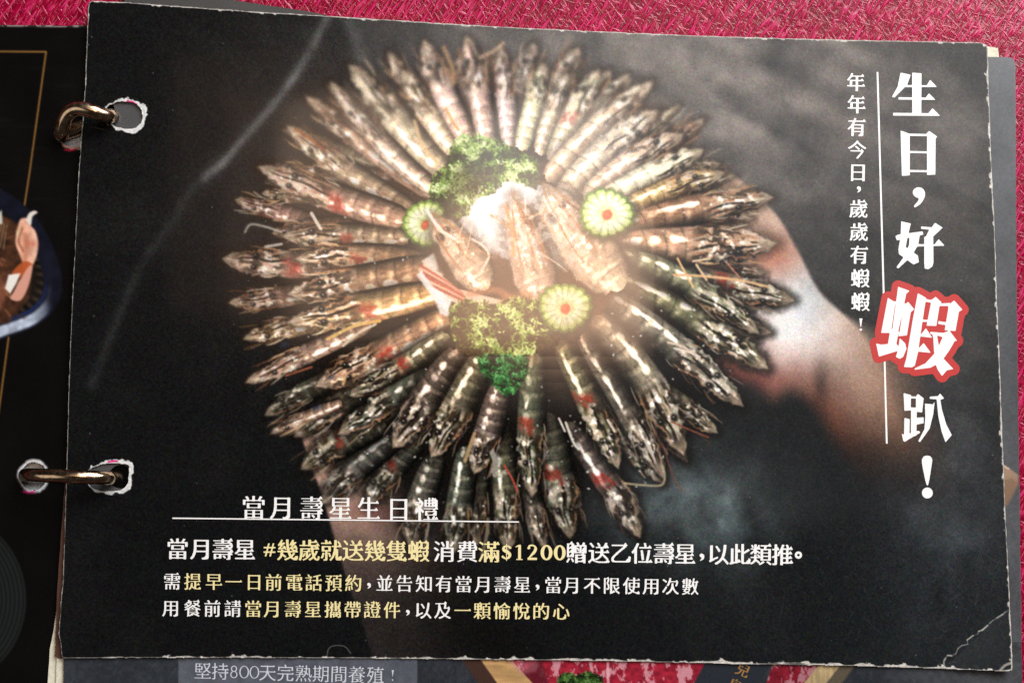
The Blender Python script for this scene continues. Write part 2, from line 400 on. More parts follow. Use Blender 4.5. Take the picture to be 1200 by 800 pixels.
    rows = [
     # the outer row, seen between and beyond the heads of the upper one
     ((372, 262), (276, 231), 13, 3, LF, 0), ((380, 232), (308, 224), 11, 2, LF, 0), ((455, 205), (303, 196), 13, -8, LF, 0),
     ((440, 190), (331, 152), 10, 0, LF, 0), ((470, 190), (386, 96), 11, 0, T, 0), ((520, 150), (455, 62), 13, -4, T, 0), ((560, 130), (540, 62), 12, 0, T, 0),
     ((610, 130), (578, 60), 12, 4, T, 0), ((600, 140), (627, 52), 15, 0, T, 0), ((640, 150), (678, 57), 15, 2, T, 0), ((660, 150), (716, 84), 14, 2, TR, 1), ((672, 165), (734, 90), 12, 0, TR, 0),
     ((690, 200), (777, 132), 13, 0, TR, 0), ((700, 210), (800, 122), 10, 0, TR, 0), ((720, 225), (826, 140), 13, -3, RT, 0), ((740, 228), (864, 208), 14, 0, RT, 0), ((745, 222), (846, 190), 14, 4, RT, 1),
     ((760, 262), (884, 258), 13, 6, RT, 1), ((770, 310), (900, 318), 13, 0, RT, 1), ((790, 318), (932, 354), 17, 7, RB, 1), ((770, 372), (905, 392), 16, -10, RB, 0), ((748, 440), (838, 505), 14, 4, RB, 0),
     ((700, 430), (806, 540), 15, -6, RB, 0), ((690, 470), (778, 568), 16, -10, B, 0), ((668, 500), (748, 628), 19, -8, B, 1), ((642, 490), (668, 632), 20, -2, B, 1), ((612, 540), (640, 640), 13, 0, B, 0),
     ((588, 500), (594, 646), 19, 2, B, 1), ((566, 520), (556, 640), 12, 0, B, 0), ((548, 528), (528, 650), 17, 3, B, 0), ((512, 536), (478, 640), 19, 4, B, 0), ((492, 510), (434, 592), 17, 4, B, 1), ((470, 510), (376, 588), 16, 6, B, 0),
     ((446, 498), (354, 550), 17, 4, B, 1), ((455, 440), (342, 514), 17, 4, B, 0), ((398, 472), (318, 508), 9, 2, LF, 0), ((410, 438), (312, 486), 15, 4, B, 0), ((430, 380), (286, 448), 15, 4, LF, 1), ((400, 372), (284, 396), 14, 2, LF, 0), ((380, 338), (268, 358), 15, 2, LF, 0),
     ((420, 306), (262, 304), 17, -4, LF, 1), ((410, 262), (320, 272), 14, 4, LF, 0),
     # the upper row
     ((478, 242), (334, 148), 15, -4, LF, 1), ((505, 226), (358, 112), 15, -6, LF, 0), ((508, 222), (388, 96), 14, -10, T, 1), ((528, 205), (409, 74), 17, -6, T, 0),
     ((536, 178), (470, 84), 16, -4, T, 0), ((552, 168), (495, 48), 16, -4, T, 0), ((572, 170), (546, 44), 16, 2, T, 0), ((598, 172), (586, 56), 15, 0, T, 1),
     ((612, 172), (640, 76), 15, 2, TR, 0), ((634, 178), (664, 84), 15, 2, TR, 0), ((650, 188), (700, 84), 16, -2, TR, 1),
     ((645, 208), (764, 96), 20, -6, TR, 0), ((660, 232), (772, 128), 19, -6, TR, 0), ((690, 232), (800, 160), 17, -4, TR, 0), ((700, 240), (822, 174), 17, -3, TR, 0), ((722, 252), (850, 204), 16, -2, RT, 0),
     ((736, 266), (905, 230), 18, -4, RT, 0), ((716, 292), (908, 284), 23, 3, RT, 0),
     ((475, 276), (330, 274), 17, -4, LF, 1), ((474, 256), (306, 198), 17, -6, LF, 1), ((492, 304), (344, 306), 19, 3, LF, 1), ((505, 312), (340, 344), 19, -4, LF, 0),
     ((512, 342), (338, 380), 20, -4, LF, 1), ((520, 372), (372, 452), 20, -7, LF, 1), ((522, 396), (408, 466), 19, -5, B, 1), ((516, 436), (398, 506), 18, -2, B, 0),
     ((536, 416), (458, 526), 20, -5, B, 1), ((566, 420), (508, 538), 20, -5, B, 1), ((588, 452), (556, 552), 18, -4, B, 0), ((628, 420), (624, 582), 20, 2, B, 1),
     ((660, 404), (724, 548), 19, -6, B, 1), ((686, 396), (776, 560), 19, -10, B, 0), ((700, 376), (802, 534), 22, -16, RB, 0),
     ((728, 330), (902, 430), 20, -6, RB, 0), ((730, 300), (888, 392), 19, -14, RB, 0), ((716, 352), (870, 478), 22, -8, RB, 0),
    ]
    for i, (b, t, w, bd, stl, red) in enumerate(rows):
        kw = dict(stl); rs = np.random.RandomState(i+50)
        out = i < 42
        red = red and rs.rand() < .62
        kw['light'] = kw['light']*(.88 if out else 1.)*rs.uniform(.85, 1.12)
        if out: kw['tone'] = tuple(np.array(kw['tone'])*.84)
        kw['tone'] = tuple(np.array(kw['tone'])*rs.uniform(.86, 1.1))
        w = w*rs.uniform(.84, 1.1); bd = bd+rs.uniform(-5, 5); t = (t[0]+rs.uniform(-3, 3), t[1]+rs.uniform(-3, 3))
        prawn(C, b, t, w, bd, red=red, seed=i+1, head=rs.uniform(.44, .54), **kw)
    # long feelers and loose legs between the heads
    rs = np.random.RandomState(4)
    for pts, w, c in (([(590, 51), (575, 62), (562, 68)], 1.8, (206, 176, 146)), ([(520, 56), (530, 80), (532, 98)], 2.4, (168, 132, 98)), ([(486, 142), (495, 170), (512, 190)], 2., (214, 186, 140)), ([(523, 128), (530, 142), (537, 152)], 1.8, (200, 150, 84)),
                      ([(346, 152), (370, 168), (380, 176)], 1.6, (150, 84, 46)), ([(365, 250), (372, 262), (376, 268)], 2., (226, 214, 198)), ([(287, 272), (294, 263), (312, 266), (330, 272)], 1.3, (170, 162, 150)), ([(311, 289), (330, 286)], 1.5, (190, 184, 176)),
                      ([(384, 397), (415, 382), (445, 376)], 2., (216, 178, 112)), ([(402, 405), (420, 390), (440, 380)], 1.5, (206, 196, 176)), ([(402, 450), (406, 438)], 1.6, (196, 160, 110)), ([(335, 440), (365, 430)], 1.2, (150, 84, 60)),
                      ([(783, 401), (800, 406), (820, 418)], 1.4, (214, 196, 182)), ([(790, 408), (806, 412), (818, 418)], 1., (224, 214, 204)), ([(794, 303), (806, 325), (812, 336)], 1.3, (226, 188, 138)), ([(816, 310), (828, 328)], 1.3, (222, 196, 160)), ([(851, 307), (871, 330)], .9, (190, 130, 110)),
                      ([(812, 306), (832, 303)], 1., (224, 206, 176)), ([(790, 322), (830, 324), (870, 329), (900, 336)], 1.6, (216, 176, 132)), ([(787, 494), (810, 504), (830, 512)], 1., (130, 74, 56)), ([(733, 566), (752, 568), (775, 568), (779, 556), (776, 545)], 1.2, (170, 158, 130)), ([(776, 520), (790, 560), (800, 575)], .8, (110, 60, 50)),
                      ([(663, 495), (672, 518), (678, 526)], 1.5, (206, 206, 196)), ([(712, 492), (720, 505)], 1.3, (210, 206, 196)), ([(655, 490), (662, 505)], 1.2, (226, 224, 216)), ([(591, 545), (600, 560), (606, 575)], 1., (190, 70, 60)), ([(545, 540), (551, 522), (556, 508)], 2.2, (166, 140, 104)), ([(577, 530), (581, 545), (580, 556)], 3., (150, 148, 138)),
                      ([(565, 650), (570, 628), (572, 608)], 2., (120, 110, 90))):
        C.stroke(catmull(pts), w, c, .9, .7)
    wm_ = np.exp(-((X-600)/150)**2-((Y-330)/130)**2)[..., None]; C.im = C.im*(1+wm_*np.array([.22, .04, -.14]))
    # flecks of bright wet light on the lower prawns
    for _ in range(330):
        a = rs.rand()*6.28; R = rs.uniform(.42, .98); x, y = 600+290*R*np.cos(a), 335+285*R*np.sin(a)
        if y < 330 and rs.rand() < .6: continue
        C.blob(x, y, rs.uniform(.7, 1.9), rs.uniform(.5, 1.1), (232, 234, 230), rs.uniform(.4, .95), .5, rs.rand()*3)
    for x, y, w in ((389, 442, 5), (333, 404, 5), (372, 478, 6)):
        C.blob(x, y, w, w*.6, (50, 74, 118), .32, .9, -.5)
    # ---- middle of the dish
    ic = C.new('shaved_ice')
    sl, XX, YY = C.win([(505, 190), (735, 440)], 6); nn = vnoise(*XX.shape, 10, 10, 4, 71); n9 = vnoise(*XX.shape, 26, 26, 3, 77)
    d = np.hypot((XX-615)/100, (YY-325)/96)-1+.3*(nn-.5)
    C.over(sl, np.array([104, 70, 44])/255.*(.5+.9*n9[..., None]), sst(.16, -.22, d)*.85)
    d = poly_sd(XX, YY, [(534, 262), (556, 232), (590, 213), (622, 212), (652, 222), (672, 246), (688, 290), (690, 316), (660, 318), (625, 306), (596, 304), (578, 300), (556, 286)])+9*(nn-.5)
    C.over(sl, np.array([250, 247, 245])/255.*(.88+.2*nn[..., None]), sst(1.5, -1.5, d), ic)
    C.poly([(494, 306), (508, 296), (520, 322), (512, 330)], (226, 216, 208), .8, 2); C.poly([(524, 300), (545, 290), (556, 320), (540, 322)], (214, 206, 200), .8, 2)
    C.poly([(500, 330), (520, 336), (528, 372), (516, 368)], (232, 228, 224), .85, 2)
    # dark gaps among the middle prawns
    C.poly([(508, 280), (520, 284), (530, 322), (514, 318)], (86, 46, 26), .8, 2)
    C.poly([(556, 300), (585, 296), (604, 330), (590, 342), (560, 334)], (112, 66, 36), .75, 4)
    C.poly([(640, 312), (690, 318), (720, 340), (700, 372), (640, 336)], (128, 70, 36), .7, 5)
    pars = [(26, 32, 14), (44, 62, 22), (84, 118, 40), (128, 164, 70), (180, 206, 120), (226, 238, 180)]
    p1 = parsley(C, [(504, 226), (508, 206), (526, 194), (530, 172), (542, 158), (560, 160), (584, 166), (606, 178), (628, 188), (632, 206), (628, 220), (604, 210), (588, 212), (580, 224), (556, 232), (548, 250), (528, 256), (512, 244)], 3, pars)
    C.poly([(535, 196), (555, 188), (572, 200), (560, 222), (540, 232), (520, 226)], (40, 36, 18), .45, 8)
    cucumber(C, 498, 262, 27, 29, .2, 5, .16)
    # three whole heads pointing up out of the ice, a fanned tail
    for base, tip, w, bd, sd in (((566, 332), (510, 256), 25, 4, 201), ((638, 352), (603, 232), 27, -4, 203), ((722, 330), (640, 220), 34, -6, 205)):
        prawn(C, base, tip, w, bd, tone=(212, 178, 148), dark=.15, light=.75, orange=.34, seed=sd, head=.22, legs=0, segs=2, mottle=.22, opac=.86)
        bs, tp = np.array(base, float), np.array(tip, float); dd = (tp-bs)/np.hypot(*(tp-bs)); nn_ = np.array([-dd[1], dd[0]])
        e = bs+(tp-bs)*.80+nn_*(3 if sd != 203 else 8)
        C.blob(e[0], e[1], 4.6, 4.2, (70, 34, 24), .95, .3); C.blob(e[0], e[1], 2.6, 2.2, (30, 16, 14), .9, .5); C.blob(e[0]-1.2, e[1]-1.4, 1.2, 1., (236, 226, 216), .9, .4)
        for k in (-.5, .1, .6):
            q = bs+(tp-bs)*.3+nn_*w*k; C.stroke(bez(q, q+dd*40+nn_*4*k, tp+dd*8+nn_*k*3, 8), 1.2, (176, 110, 60), .8, .8, None, .6)
    for pts, c, w in (([(500, 246), (515, 268), (533, 280)], (232, 224, 216), 2.), ([(553, 280), (566, 288), (573, 300), (566, 314), (562, 322)], (226, 204, 176), 1.5), ([(575, 252), (588, 260), (594, 266)], (196, 140, 100), 1.2), ([(620, 256), (640, 246), (652, 242)], (206, 160, 120), 1.2),
                      ([(604, 236), (620, 262), (642, 306)], (150, 92, 54), 1.6), ([(660, 234), (680, 248), (696, 272)], (90, 60, 34), 1.5), ([(592, 240), (600, 270), (602, 300)], (206, 150, 100), 2.)):
        C.stroke(catmull(pts), w, c, .9, .8)
    sl, XX, YY = C.win([(530, 205), (715, 330)], 6); nn = vnoise(*XX.shape, 7, 7, 4, 91)
    d = np.hypot((XX-612)/92, (YY-258)/52)-1+.9*(nn-.5)
    C.over(sl, np.array([252, 248, 244])/255., .40*sst(.25, -.5, d)*sst(.42, .60, nn))
    rf = np.random.RandomState(33)
    for _ in range(16):
        x, y = rf.uniform(520, 690), rf.uniform(235, 330); a = rf.uniform(-2.6, -.6); l = rf.uniform(18, 46); c_ = [(232, 206, 176), (196, 132, 88), (244, 236, 226)][rf.randint(3)]
        C.stroke(bez((x, y), (x+np.cos(a)*l*.5+rf.uniform(-6, 6), y+np.sin(a)*l*.5), (x+np.cos(a)*l, y+np.sin(a)*l), 8), rf.uniform(.5, 1.1), c_, .8, .6, None, .5)
    tf = C.new('prawn_tail_fan')
    C.poly([(490, 316), (497, 309), (512, 318), (536, 338), (566, 346), (590, 352), (574, 362), (548, 362), (520, 348), (500, 334)], (222, 190, 166), .95, 1.2, tf)
    for k in range(6):
        C.stroke([(494+k*1.2, 312+k*4), (520+k*2, 328+k*3.6), (542+k, 344+k*2)], 1.6, [(176, 74, 52), (224, 168, 142), (158, 66, 46)][k % 3], .85, .8)
    C.poly([(488, 322), (494, 318), (508, 336), (530, 352), (524, 366), (508, 350)], (236, 232, 228), .85, 1.5)
    C.stroke(catmull([(550, 344), (580, 340), (600, 350)]), 4, (190, 120, 84), .6, 3)
    C.poly([(586, 352), (614, 340), (640, 350), (640, 372), (610, 384), (586, 372)], (176, 120, 76), .7, 6)
    # lower parsley, lamp glare on the page painted into its yellowed greens
    par2 = [(62, 44, 22), (78, 62, 26), (104, 122, 46), (158, 180, 84), (212, 222, 146)]
    p2 = parsley(C, [(528, 362), (545, 352), (580, 358), (600, 350), (622, 350), (640, 362), (650, 392), (632, 410), (600, 418), (566, 420), (540, 410), (530, 390)], 8, par2, .42, None, (2.2, 4.4), (.6, 1.15))
    par3 = [(8, 20, 10), (12, 44, 18), (24, 84, 32), (46, 126, 54), (96, 170, 96)]
    p3 = parsley(C, [(560, 418), (590, 416), (618, 420), (616, 440), (604, 458), (594, 462), (580, 452), (566, 436)], 12, par3, 1.)
    cucumber(C, 662, 360, 33, 30, 0., 9, .30)
    cucumber(C, 711, 250, 34, 31, .1, 14, 0.)
    # ---- focus fall-off, then the grain of the print
    far = sst(.55, 1.0, np.hypot((X-610)/330, (Y-400)/330))*sst(330, 120, Y+.12*np.abs(X-560)); far = np.maximum(far, .5*sst(.75, 1.1, np.hypot((X-610)/320, (Y-335)/300)))
    b1 = blur(C.im, .8); b2 = blur(C.im, 2.4)
    f = far[..., None]
    C.im = np.where(f < .5, b1*(1-2*f)+(.5*b1+.5*b2)*2*f, (.5*b1+.5*b2)*(2-2*f)+b2*(2*f-1))
    C.im = C.im+.35*(C.im-blur(C.im, 1.6))
    rg = np.random.RandomState(11); gr = blur(rg.normal(0, 1, (ny, nx)), .65); gr /= gr.std(); gc = blur(rg.normal(0, 1, (ny, nx, 3)), .9); gc /= gc.std()
    lum = C.im.mean(2, keepdims=True)
    C.im = C.im+(gr[..., None]*.8+gc*.5)*(.010+.020*np.sqrt(np.clip(lum, 0, 1)))
    # scuffs and rubbed specks on the film, most of them low on the right
    for _ in range(520):
        x = 1190-abs(rg.normal(0, 260)); y = rg.uniform(60, 780); l = rg.exponential(7)+1; a = rg.choice([1.9, 1.4, .8, 2.3])+rg.normal(0, .3)
        w = np.clip((x-600)/500, 0, 1)*np.clip((y-200)/500, .15, 1)
        C.stroke([(x, y), (x+np.cos(a)*l, y+np.sin(a)*l)], .25, (128, 130, 132), .28*w, .5)
    for _ in range(160):
        x, y = rg.uniform(100, 1180), rg.uniform(30, 775); C.blob(x, y, .7, .7, (170, 172, 170), rg.uniform(.1, .5), .5)
    C.im = np.clip(C.im, .008, 1)
    return C
# ---------------------------------------------------------------- helpers: meshes, materials, tags
def tag(o, label=None, cat=None, group=None, kind=None):
    for k, v in (('label', label), ('category', cat), ('group', group), ('kind', kind)):
        if v: o[k] = v
    return o

def link(name, me, parent=None, mat=None):
    o = bpy.data.objects.new(name, me); S.collection.objects.link(o)
    if parent: o.parent = parent
    if mat: me.materials.append(mat)
    return o

def raw_mesh(name, co, polys, smooth=False):
    """fast mesh from an (n,3) array and an (m,k) index array or a list of index tuples"""
    me = bpy.data.meshes.new(name)
    if isinstance(polys, np.ndarray):
        k = polys.shape[1]; m = len(polys); loops = polys.ravel().astype(np.int32)
        starts = (np.arange(m)*k).astype(np.int32)
        me.vertices.add(len(co)); me.vertices.foreach_set('co', np.asarray(co, np.float32).ravel())
        me.loops.add(len(loops)); me.loops.foreach_set('vertex_index', loops)
        me.polygons.add(m); me.polygons.foreach_set('loop_start', starts)
        me.update(calc_edges=True)
    else:
        me.from_pydata([tuple(map(float, c)) for c in co], [], [tuple(map(int, p)) for p in polys]); me.update()
    if smooth:
        me.polygons.foreach_set('use_smooth', np.ones(len(me.polygons), bool))
    return me

def lin(c):
    c = np.asarray(c, float); return np.where(c <= .04045, c/12.92, ((c+.055)/1.055)**2.4)

def rgb(r, g, b): return tuple(lin(np.array([r, g, b])/255.))+(1.,)

class NT:
    def __init__(s, name):
        s.m = bpy.data.materials.new(name); s.m.use_nodes = True; s.t = s.m.node_tree; s.n = s.t.nodes; s.b = s.n['Principled BSDF']
    def add(s, typ, **kw):
        n = s.n.new(typ)
        for k, v in kw.items():
            if k in n.inputs: n.inputs[k].default_value = v
            else: setattr(n, k, v)
        return n
    def ln(s, a, b): s.t.links.new(a, b)
    def coords(s, scale=(1, 1, 1), rot=(0, 0, 0)):
        c = s.n.new('ShaderNodeTexCoord'); r = s.n.new('ShaderNodeMapping'); r.inputs['Rotation'].default_value = rot
        m = s.n.new('ShaderNodeMapping'); m.inputs['Scale'].default_value = scale
        s.ln(c.outputs['Object'], r.inputs['Vector']); s.ln(r.outputs[0], m.inputs['Vector']); return m.outputs[0]
    def ramp(s, fac, stops):
        r = s.n.new('ShaderNodeValToRGB'); e = r.color_ramp.elements
        while len(e) < len(stops): e.new(.5)
        for i, (p, c) in enumerate(stops):
            e[i].position = p; e[i].color = c if len(c) == 4 else (*c, 1)
        s.ln(fac, r.inputs[0]); return r.outputs[0]

def film_material(name, attr=True, col=None, rough=.065, grain=.03, bump=.03):
    """laminated print: ink colour under a thin glossy film with a fine orange-peel grain"""
    t = NT(name)
    if attr:
        a = t.n.new('ShaderNodeAttribute'); a.attribute_name = 'ink'; t.ln(a.outputs['Color'], t.b.inputs['Base Color'])
    else:
        t.b.inputs['Base Color'].default_value = col
    v = t.coords()
    n = t.add('ShaderNodeTexNoise', Scale=1500., Detail=3., Roughness=.7); t.ln(v, n.inputs['Vector'])
    n2 = t.add('ShaderNodeTexNoise', Scale=28., Detail=4., Roughness=.6); t.ln(v, n2.inputs['Vector'])
    mr = t.add('ShaderNodeMapRange'); mr.inputs['From Min'].default_value = .35; mr.inputs['From Max'].default_value = .68
    mr.inputs['To Min'].default_value = rough-grain*.4; mr.inputs['To Max'].default_value = rough+grain
    t.ln(n2.outputs[0], mr.inputs[0]); t.ln(mr.outputs[0], t.b.inputs['Roughness'])
    bp = t.add('ShaderNodeBump', Strength=bump, Distance=.0000035); t.ln(n.outputs[0], bp.inputs['Height']); t.ln(bp.outputs[0], t.b.inputs['Normal'])
    return t.m

def paper_material(name, col, rough=.7):
    t = NT(name); v = t.coords()
    n = t.add('ShaderNodeTexNoise', Scale=600., Detail=4., Roughness=.65); t.ln(v, n.inputs['Vector'])
    c = np.array(col[:3]); t.ln(t.ramp(n.outputs[0], [(.3, tuple(c*.78)), (.7, tuple(np.minimum(c*1.1, .95)))]), t.b.inputs['Base Color'])
    t.b.inputs['Roughness'].default_value = rough
    bp = t.add('ShaderNodeBump', Strength=.4, Distance=.0001); t.ln(n.outputs[0], bp.inputs['Height']); t.ln(bp.outputs[0], t.b.inputs['Normal'])
    return t.m

M_FILM = film_material('laminated_print')
M_PAGE2 = film_material('laminated_print_lower', rough=.13, grain=.05)
M_WHITE = film_material('white_ink', False, rgb(244, 244, 244), .3)
M_YEL = film_material('pale_yellow_ink', False, rgb(240, 226, 168), .3)
M_RED = film_material('red_ink', False, rgb(190, 52, 50), .3)
M_GOLD = film_material('gold_ink', False, rgb(150, 112, 60), .35)
M_GREYINK = film_material('grey_ink', False, rgb(200, 206, 216), .35)
M_PAPER = paper_material('paper_core', rgb(226, 222, 214)[:3])
M_CREAM = paper_material('cream_paper', rgb(222, 218, 198)[:3])
M_BROWN = paper_material('brown_paper_edge', rgb(78, 44, 30)[:3])
M_DARK = film_material('dark_grey_page', False, rgb(70, 71, 74), .36, .12)

def leatherette():
    """glossy crimson vinyl embossed with short crossing creases"""
    t = NT('red_leatherette'); hs = []
    for rot, sc, lo in ((-1.0, (150, 900, 1), .56), (-1.15, (190, 1000, 1), .59), (.95, (190, 1000, 1), .63), (.3, (260, 1000, 1), .65)):
        n = t.add('ShaderNodeTexNoise', Scale=1., Detail=1., Roughness=.4, Distortion=.25); t.ln(t.coords(sc, (0, 0, rot)), n.inputs['Vector'])
        hs.append(t.ramp(n.outputs[0], [(lo-.12, (0, 0, 0)), (lo+.14, (1, 1, 1))]))
    def mx(a, b):
        m = t.add('ShaderNodeMath', operation='MAXIMUM'); t.ln(a, m.inputs[0]); t.ln(b, m.inputs[1]); return m.outputs[0]
    h = mx(mx(hs[0], hs[1]), mx(hs[2], hs[3]))
    f = t.add('ShaderNodeTexNoise', Scale=1100., Detail=3., Roughness=.6); t.ln(t.coords(), f.inputs['Vector'])
    b = t.add('ShaderNodeTexNoise', Scale=26., Detail=3.); t.ln(t.coords(), b.inputs['Vector'])
    m = t.add('ShaderNodeMath', operation='MULTIPLY_ADD'); m.inputs[1].default_value = .12; t.ln(f.outputs[0], m.inputs[0]); t.ln(h, m.inputs[2])
    cr = t.ramp(m.outputs[0], [(.10, rgb(118, 2, 36)), (.6, rgb(158, 6, 54)), (1., rgb(194, 44, 100))])
    mix = t.add('ShaderNodeMix', data_type='RGBA', blend_type='MULTIPLY'); mix.inputs['Factor'].default_value = .5
    t.ln(cr, mix.inputs['A']); t.ln(t.ramp(b.outputs[0], [(.35, (.74, .66, .7)), (.65, (1, 1, 1))]), mix.inputs['B']); t.ln(mix.outputs['Result'], t.b.inputs['Base Color'])
    bp = t.add('ShaderNodeBump', Strength=1., Distance=.00016); t.ln(m.outputs[0], bp.inputs['Height']); t.ln(bp.outputs[0], t.b.inputs['Normal'])
    t.b.inputs['Roughness'].default_value = .17; t.b.inputs['Specular IOR Level'].default_value = .28
    return t.m

# ---------------------------------------------------------------- sheets of paper
UND = (vnoise(60, 80, 16, 16, 2, 301)-.5)
def lift(px, py):
    """the page is not quite flat: shallow waves and one dog-eared corner"""
    px = np.asarray(px, float); py = np.asarray(py, float)
    fx = np.clip((px+40)/1300*79, 0, 78.99); fy = np.clip((py+40)/900*59, 0, 58.99)
    ix = fx.astype(int); iy = fy.astype(int); ax = fx-ix; ay = fy-iy
    ix1 = np.minimum(ix+1, 79); iy1 = np.minimum(iy+1, 59)
    u = (UND[iy, ix]*(1-ax)+UND[iy, ix1]*ax)*(1-ay)+(UND[iy1, ix]*(1-ax)+UND[iy1, ix1]*ax)*ay
    d = ((px-1110)*66+(py-778)*72)/97.7          # beyond the crease of the corner
    return u*.0006+np.clip(d, 0, None)*.000030

def rough_outline(pts, amp, seed, step=3.):
    """resample a closed outline and roughen it as worn paper"""
    rs = np.random.RandomState(seed); p = np.asarray(pts, float); out = []
    for i in range(len(p)):
        a, b = p[i], p[(i+1) % len(p)]; l = np.hypot(*(b-a)); k = max(1, int(l/step))
        for j in range(k): out.append(a+(b-a)*j/k)
    out = np.array(out); n = rs.normal(0, 1, out.shape); n = (n+np.roll(n, 1, 0)+np.roll(n, -1, 0))/3
    return out+n*amp

def sheet(name, outline, holes, ztop, thick, mat, parent=None, zf=None, grid=14., mat_edge=None):
    """a sheet of card with real thickness and real holes"""
    zf = zf or (lambda x, y: 0*x)
    vs, es = [], []
    for loop in [outline]+list(holes):
        n0 = len(vs); vs += [tuple(p) for p in loop]; n = len(loop); es += [(n0+i, n0+(i+1) % n) for i in range(n)]
    nb = len(vs); o = np.asarray(outline)
    gx, gy = np.meshgrid(np.arange(o[:, 0].min(), o[:, 0].max(), grid), np.arange(o[:, 1].min(), o[:, 1].max(), grid))
    g = np.stack([gx.ravel(), gy.ravel()], 1); ok = poly_sd(g[:, 0], g[:, 1], o) < -grid*.4
    for h in holes: ok &= poly_sd(g[:, 0], g[:, 1], h) > 2
    vs += [tuple(p) for p in g[ok]]
    co, ed, fa, *_ = delaunay_2d_cdt([Vector(v) for v in vs], es, [], 0, 1e-5)
    co = np.array([c[:] for c in co]); fa = np.array([f[:] for f in fa if len(f) == 3])
    cen = co[fa].mean(1); keep = poly_sd(cen[:, 0], cen[:, 1], o) < 0
    for h in holes: keep &= poly_sd(cen[:, 0], cen[:, 1], h) > 0
    fa = fa[keep]
    a, b, c = (co[fa[:, i]] for i in range(3)); ar = (b[:, 0]-a[:, 0])*(c[:, 1]-a[:, 1])-(b[:, 1]-a[:, 1])*(c[:, 0]-a[:, 0])
    fa[ar > 0] = fa[ar > 0][:, ::-1]            # page y runs down
    z = zf(co[:, 0], co[:, 1])+ztop
    top = onto(co[:, 0], co[:, 1], z); bot = top.copy(); bot[:, 2] -= thick; n = len(co)
    cnt = {}
    for f in fa:
        for i in range(3):
            e = (int(f[i]), int(f[(i+1) % 3])); cnt[e] = 1
    side = [(a_, b_) for (a_, b_) in cnt if (b_, a_) not in cnt]
    polys = [tuple(f) for f in fa]+[tuple(i+n for i in f[::-1]) for f in fa]+[(b_, a_, a_+n, b_+n) for a_, b_ in side]
    me = raw_mesh(name, np.vstack([top, bot]), polys)
    return link(name, me, parent, mat)

def canvas_meshes(C, inside, z, zf, parent_for, mat):
    """turn the painted canvas into coloured meshes, one per labelled thing"""
    ny, nx = C.ny, C.nx
    gx, gy = np.meshgrid(C.x0+np.arange(nx)*C.st, C.y0+np.arange(ny)*C.st)
    cx = (gx[:-1, :-1]+C.st/2); cy = (gy[:-1, :-1]+C.st/2)
    ok = inside(cx, cy)
    lab = C.lab[:-1, :-1]; col = lin(C.im); P = onto(gx, gy, z+zf(gx, gy)).reshape(-1, 3); colf = np.concatenate([col, np.ones((ny, nx, 1))], 2).reshape(-1, 4)
    idx = np.arange(ny*nx).reshape(ny, nx)
    q = np.stack([idx[:-1, :-1], idx[1:, :-1], idx[1:, 1:], idx[:-1, 1:]], -1)
    out = {}
    for l in range(len(C.names)):
        m = ok & (lab == l)
        if m.sum() < 6: continue
        Q = q[m]; used, inv = np.unique(Q, return_inverse=True)
        me = raw_mesh(C.names[l] or 'print', P[used], inv.reshape(Q.shape), True)
        a = me.attributes.new('ink', 'FLOAT_COLOR', 'POINT'); a.data.foreach_set('color', colf[used].astype(np.float32).ravel())
        me.materials.append(mat); out[l] = me
    return out

# ---------------------------------------------------------------- lettering (glyph shapes drawn as flat ink)
def contour_polys(f, x0, y0, st):
    """filled marching squares: polygons of the region f > 0 (grid units to page units)"""
    ny, nx = f.shape; ins = f > 0; P = []
    k = ins[:-1, :-1].astype(int)+ins[:-1, 1:]+ins[1:, 1:]+ins[1:, :-1]
    full = k == 4
    for j in range(ny-1):                         # full cells: one quad per run
        row = full[j]
        if row.any():
            d = np.diff(np.concatenate([[0], row.astype(int), [0]])); a = np.where(d == 1)[0]; b = np.where(d == -1)[0]
            for i0, i1 in zip(a, b): P.append([(i0, j), (i0, j+1), (i1, j+1), (i1, j)])
    for j, i in zip(*np.where((k > 0) & (k < 4))):
        cs = [(i, j), (i, j+1), (i+1, j+1), (i+1, j)]; fv = [f[c[1], c[0]] for c in cs]; poly = []
        for m in range(4):
            a, b = fv[m], fv[(m+1) % 4]
            if a > 0: poly.append(cs[m])
            if (a > 0) != (b > 0):
                t = a/(a-b); poly.append((cs[m][0]+(cs[(m+1) % 4][0]-cs[m][0])*t, cs[m][1]+(cs[(m+1) % 4][1]-cs[m][1])*t))
        if len(poly) > 2: P.append(poly)
    return [[(x0+x*st, y0+y*st) for x, y in p] for p in P]

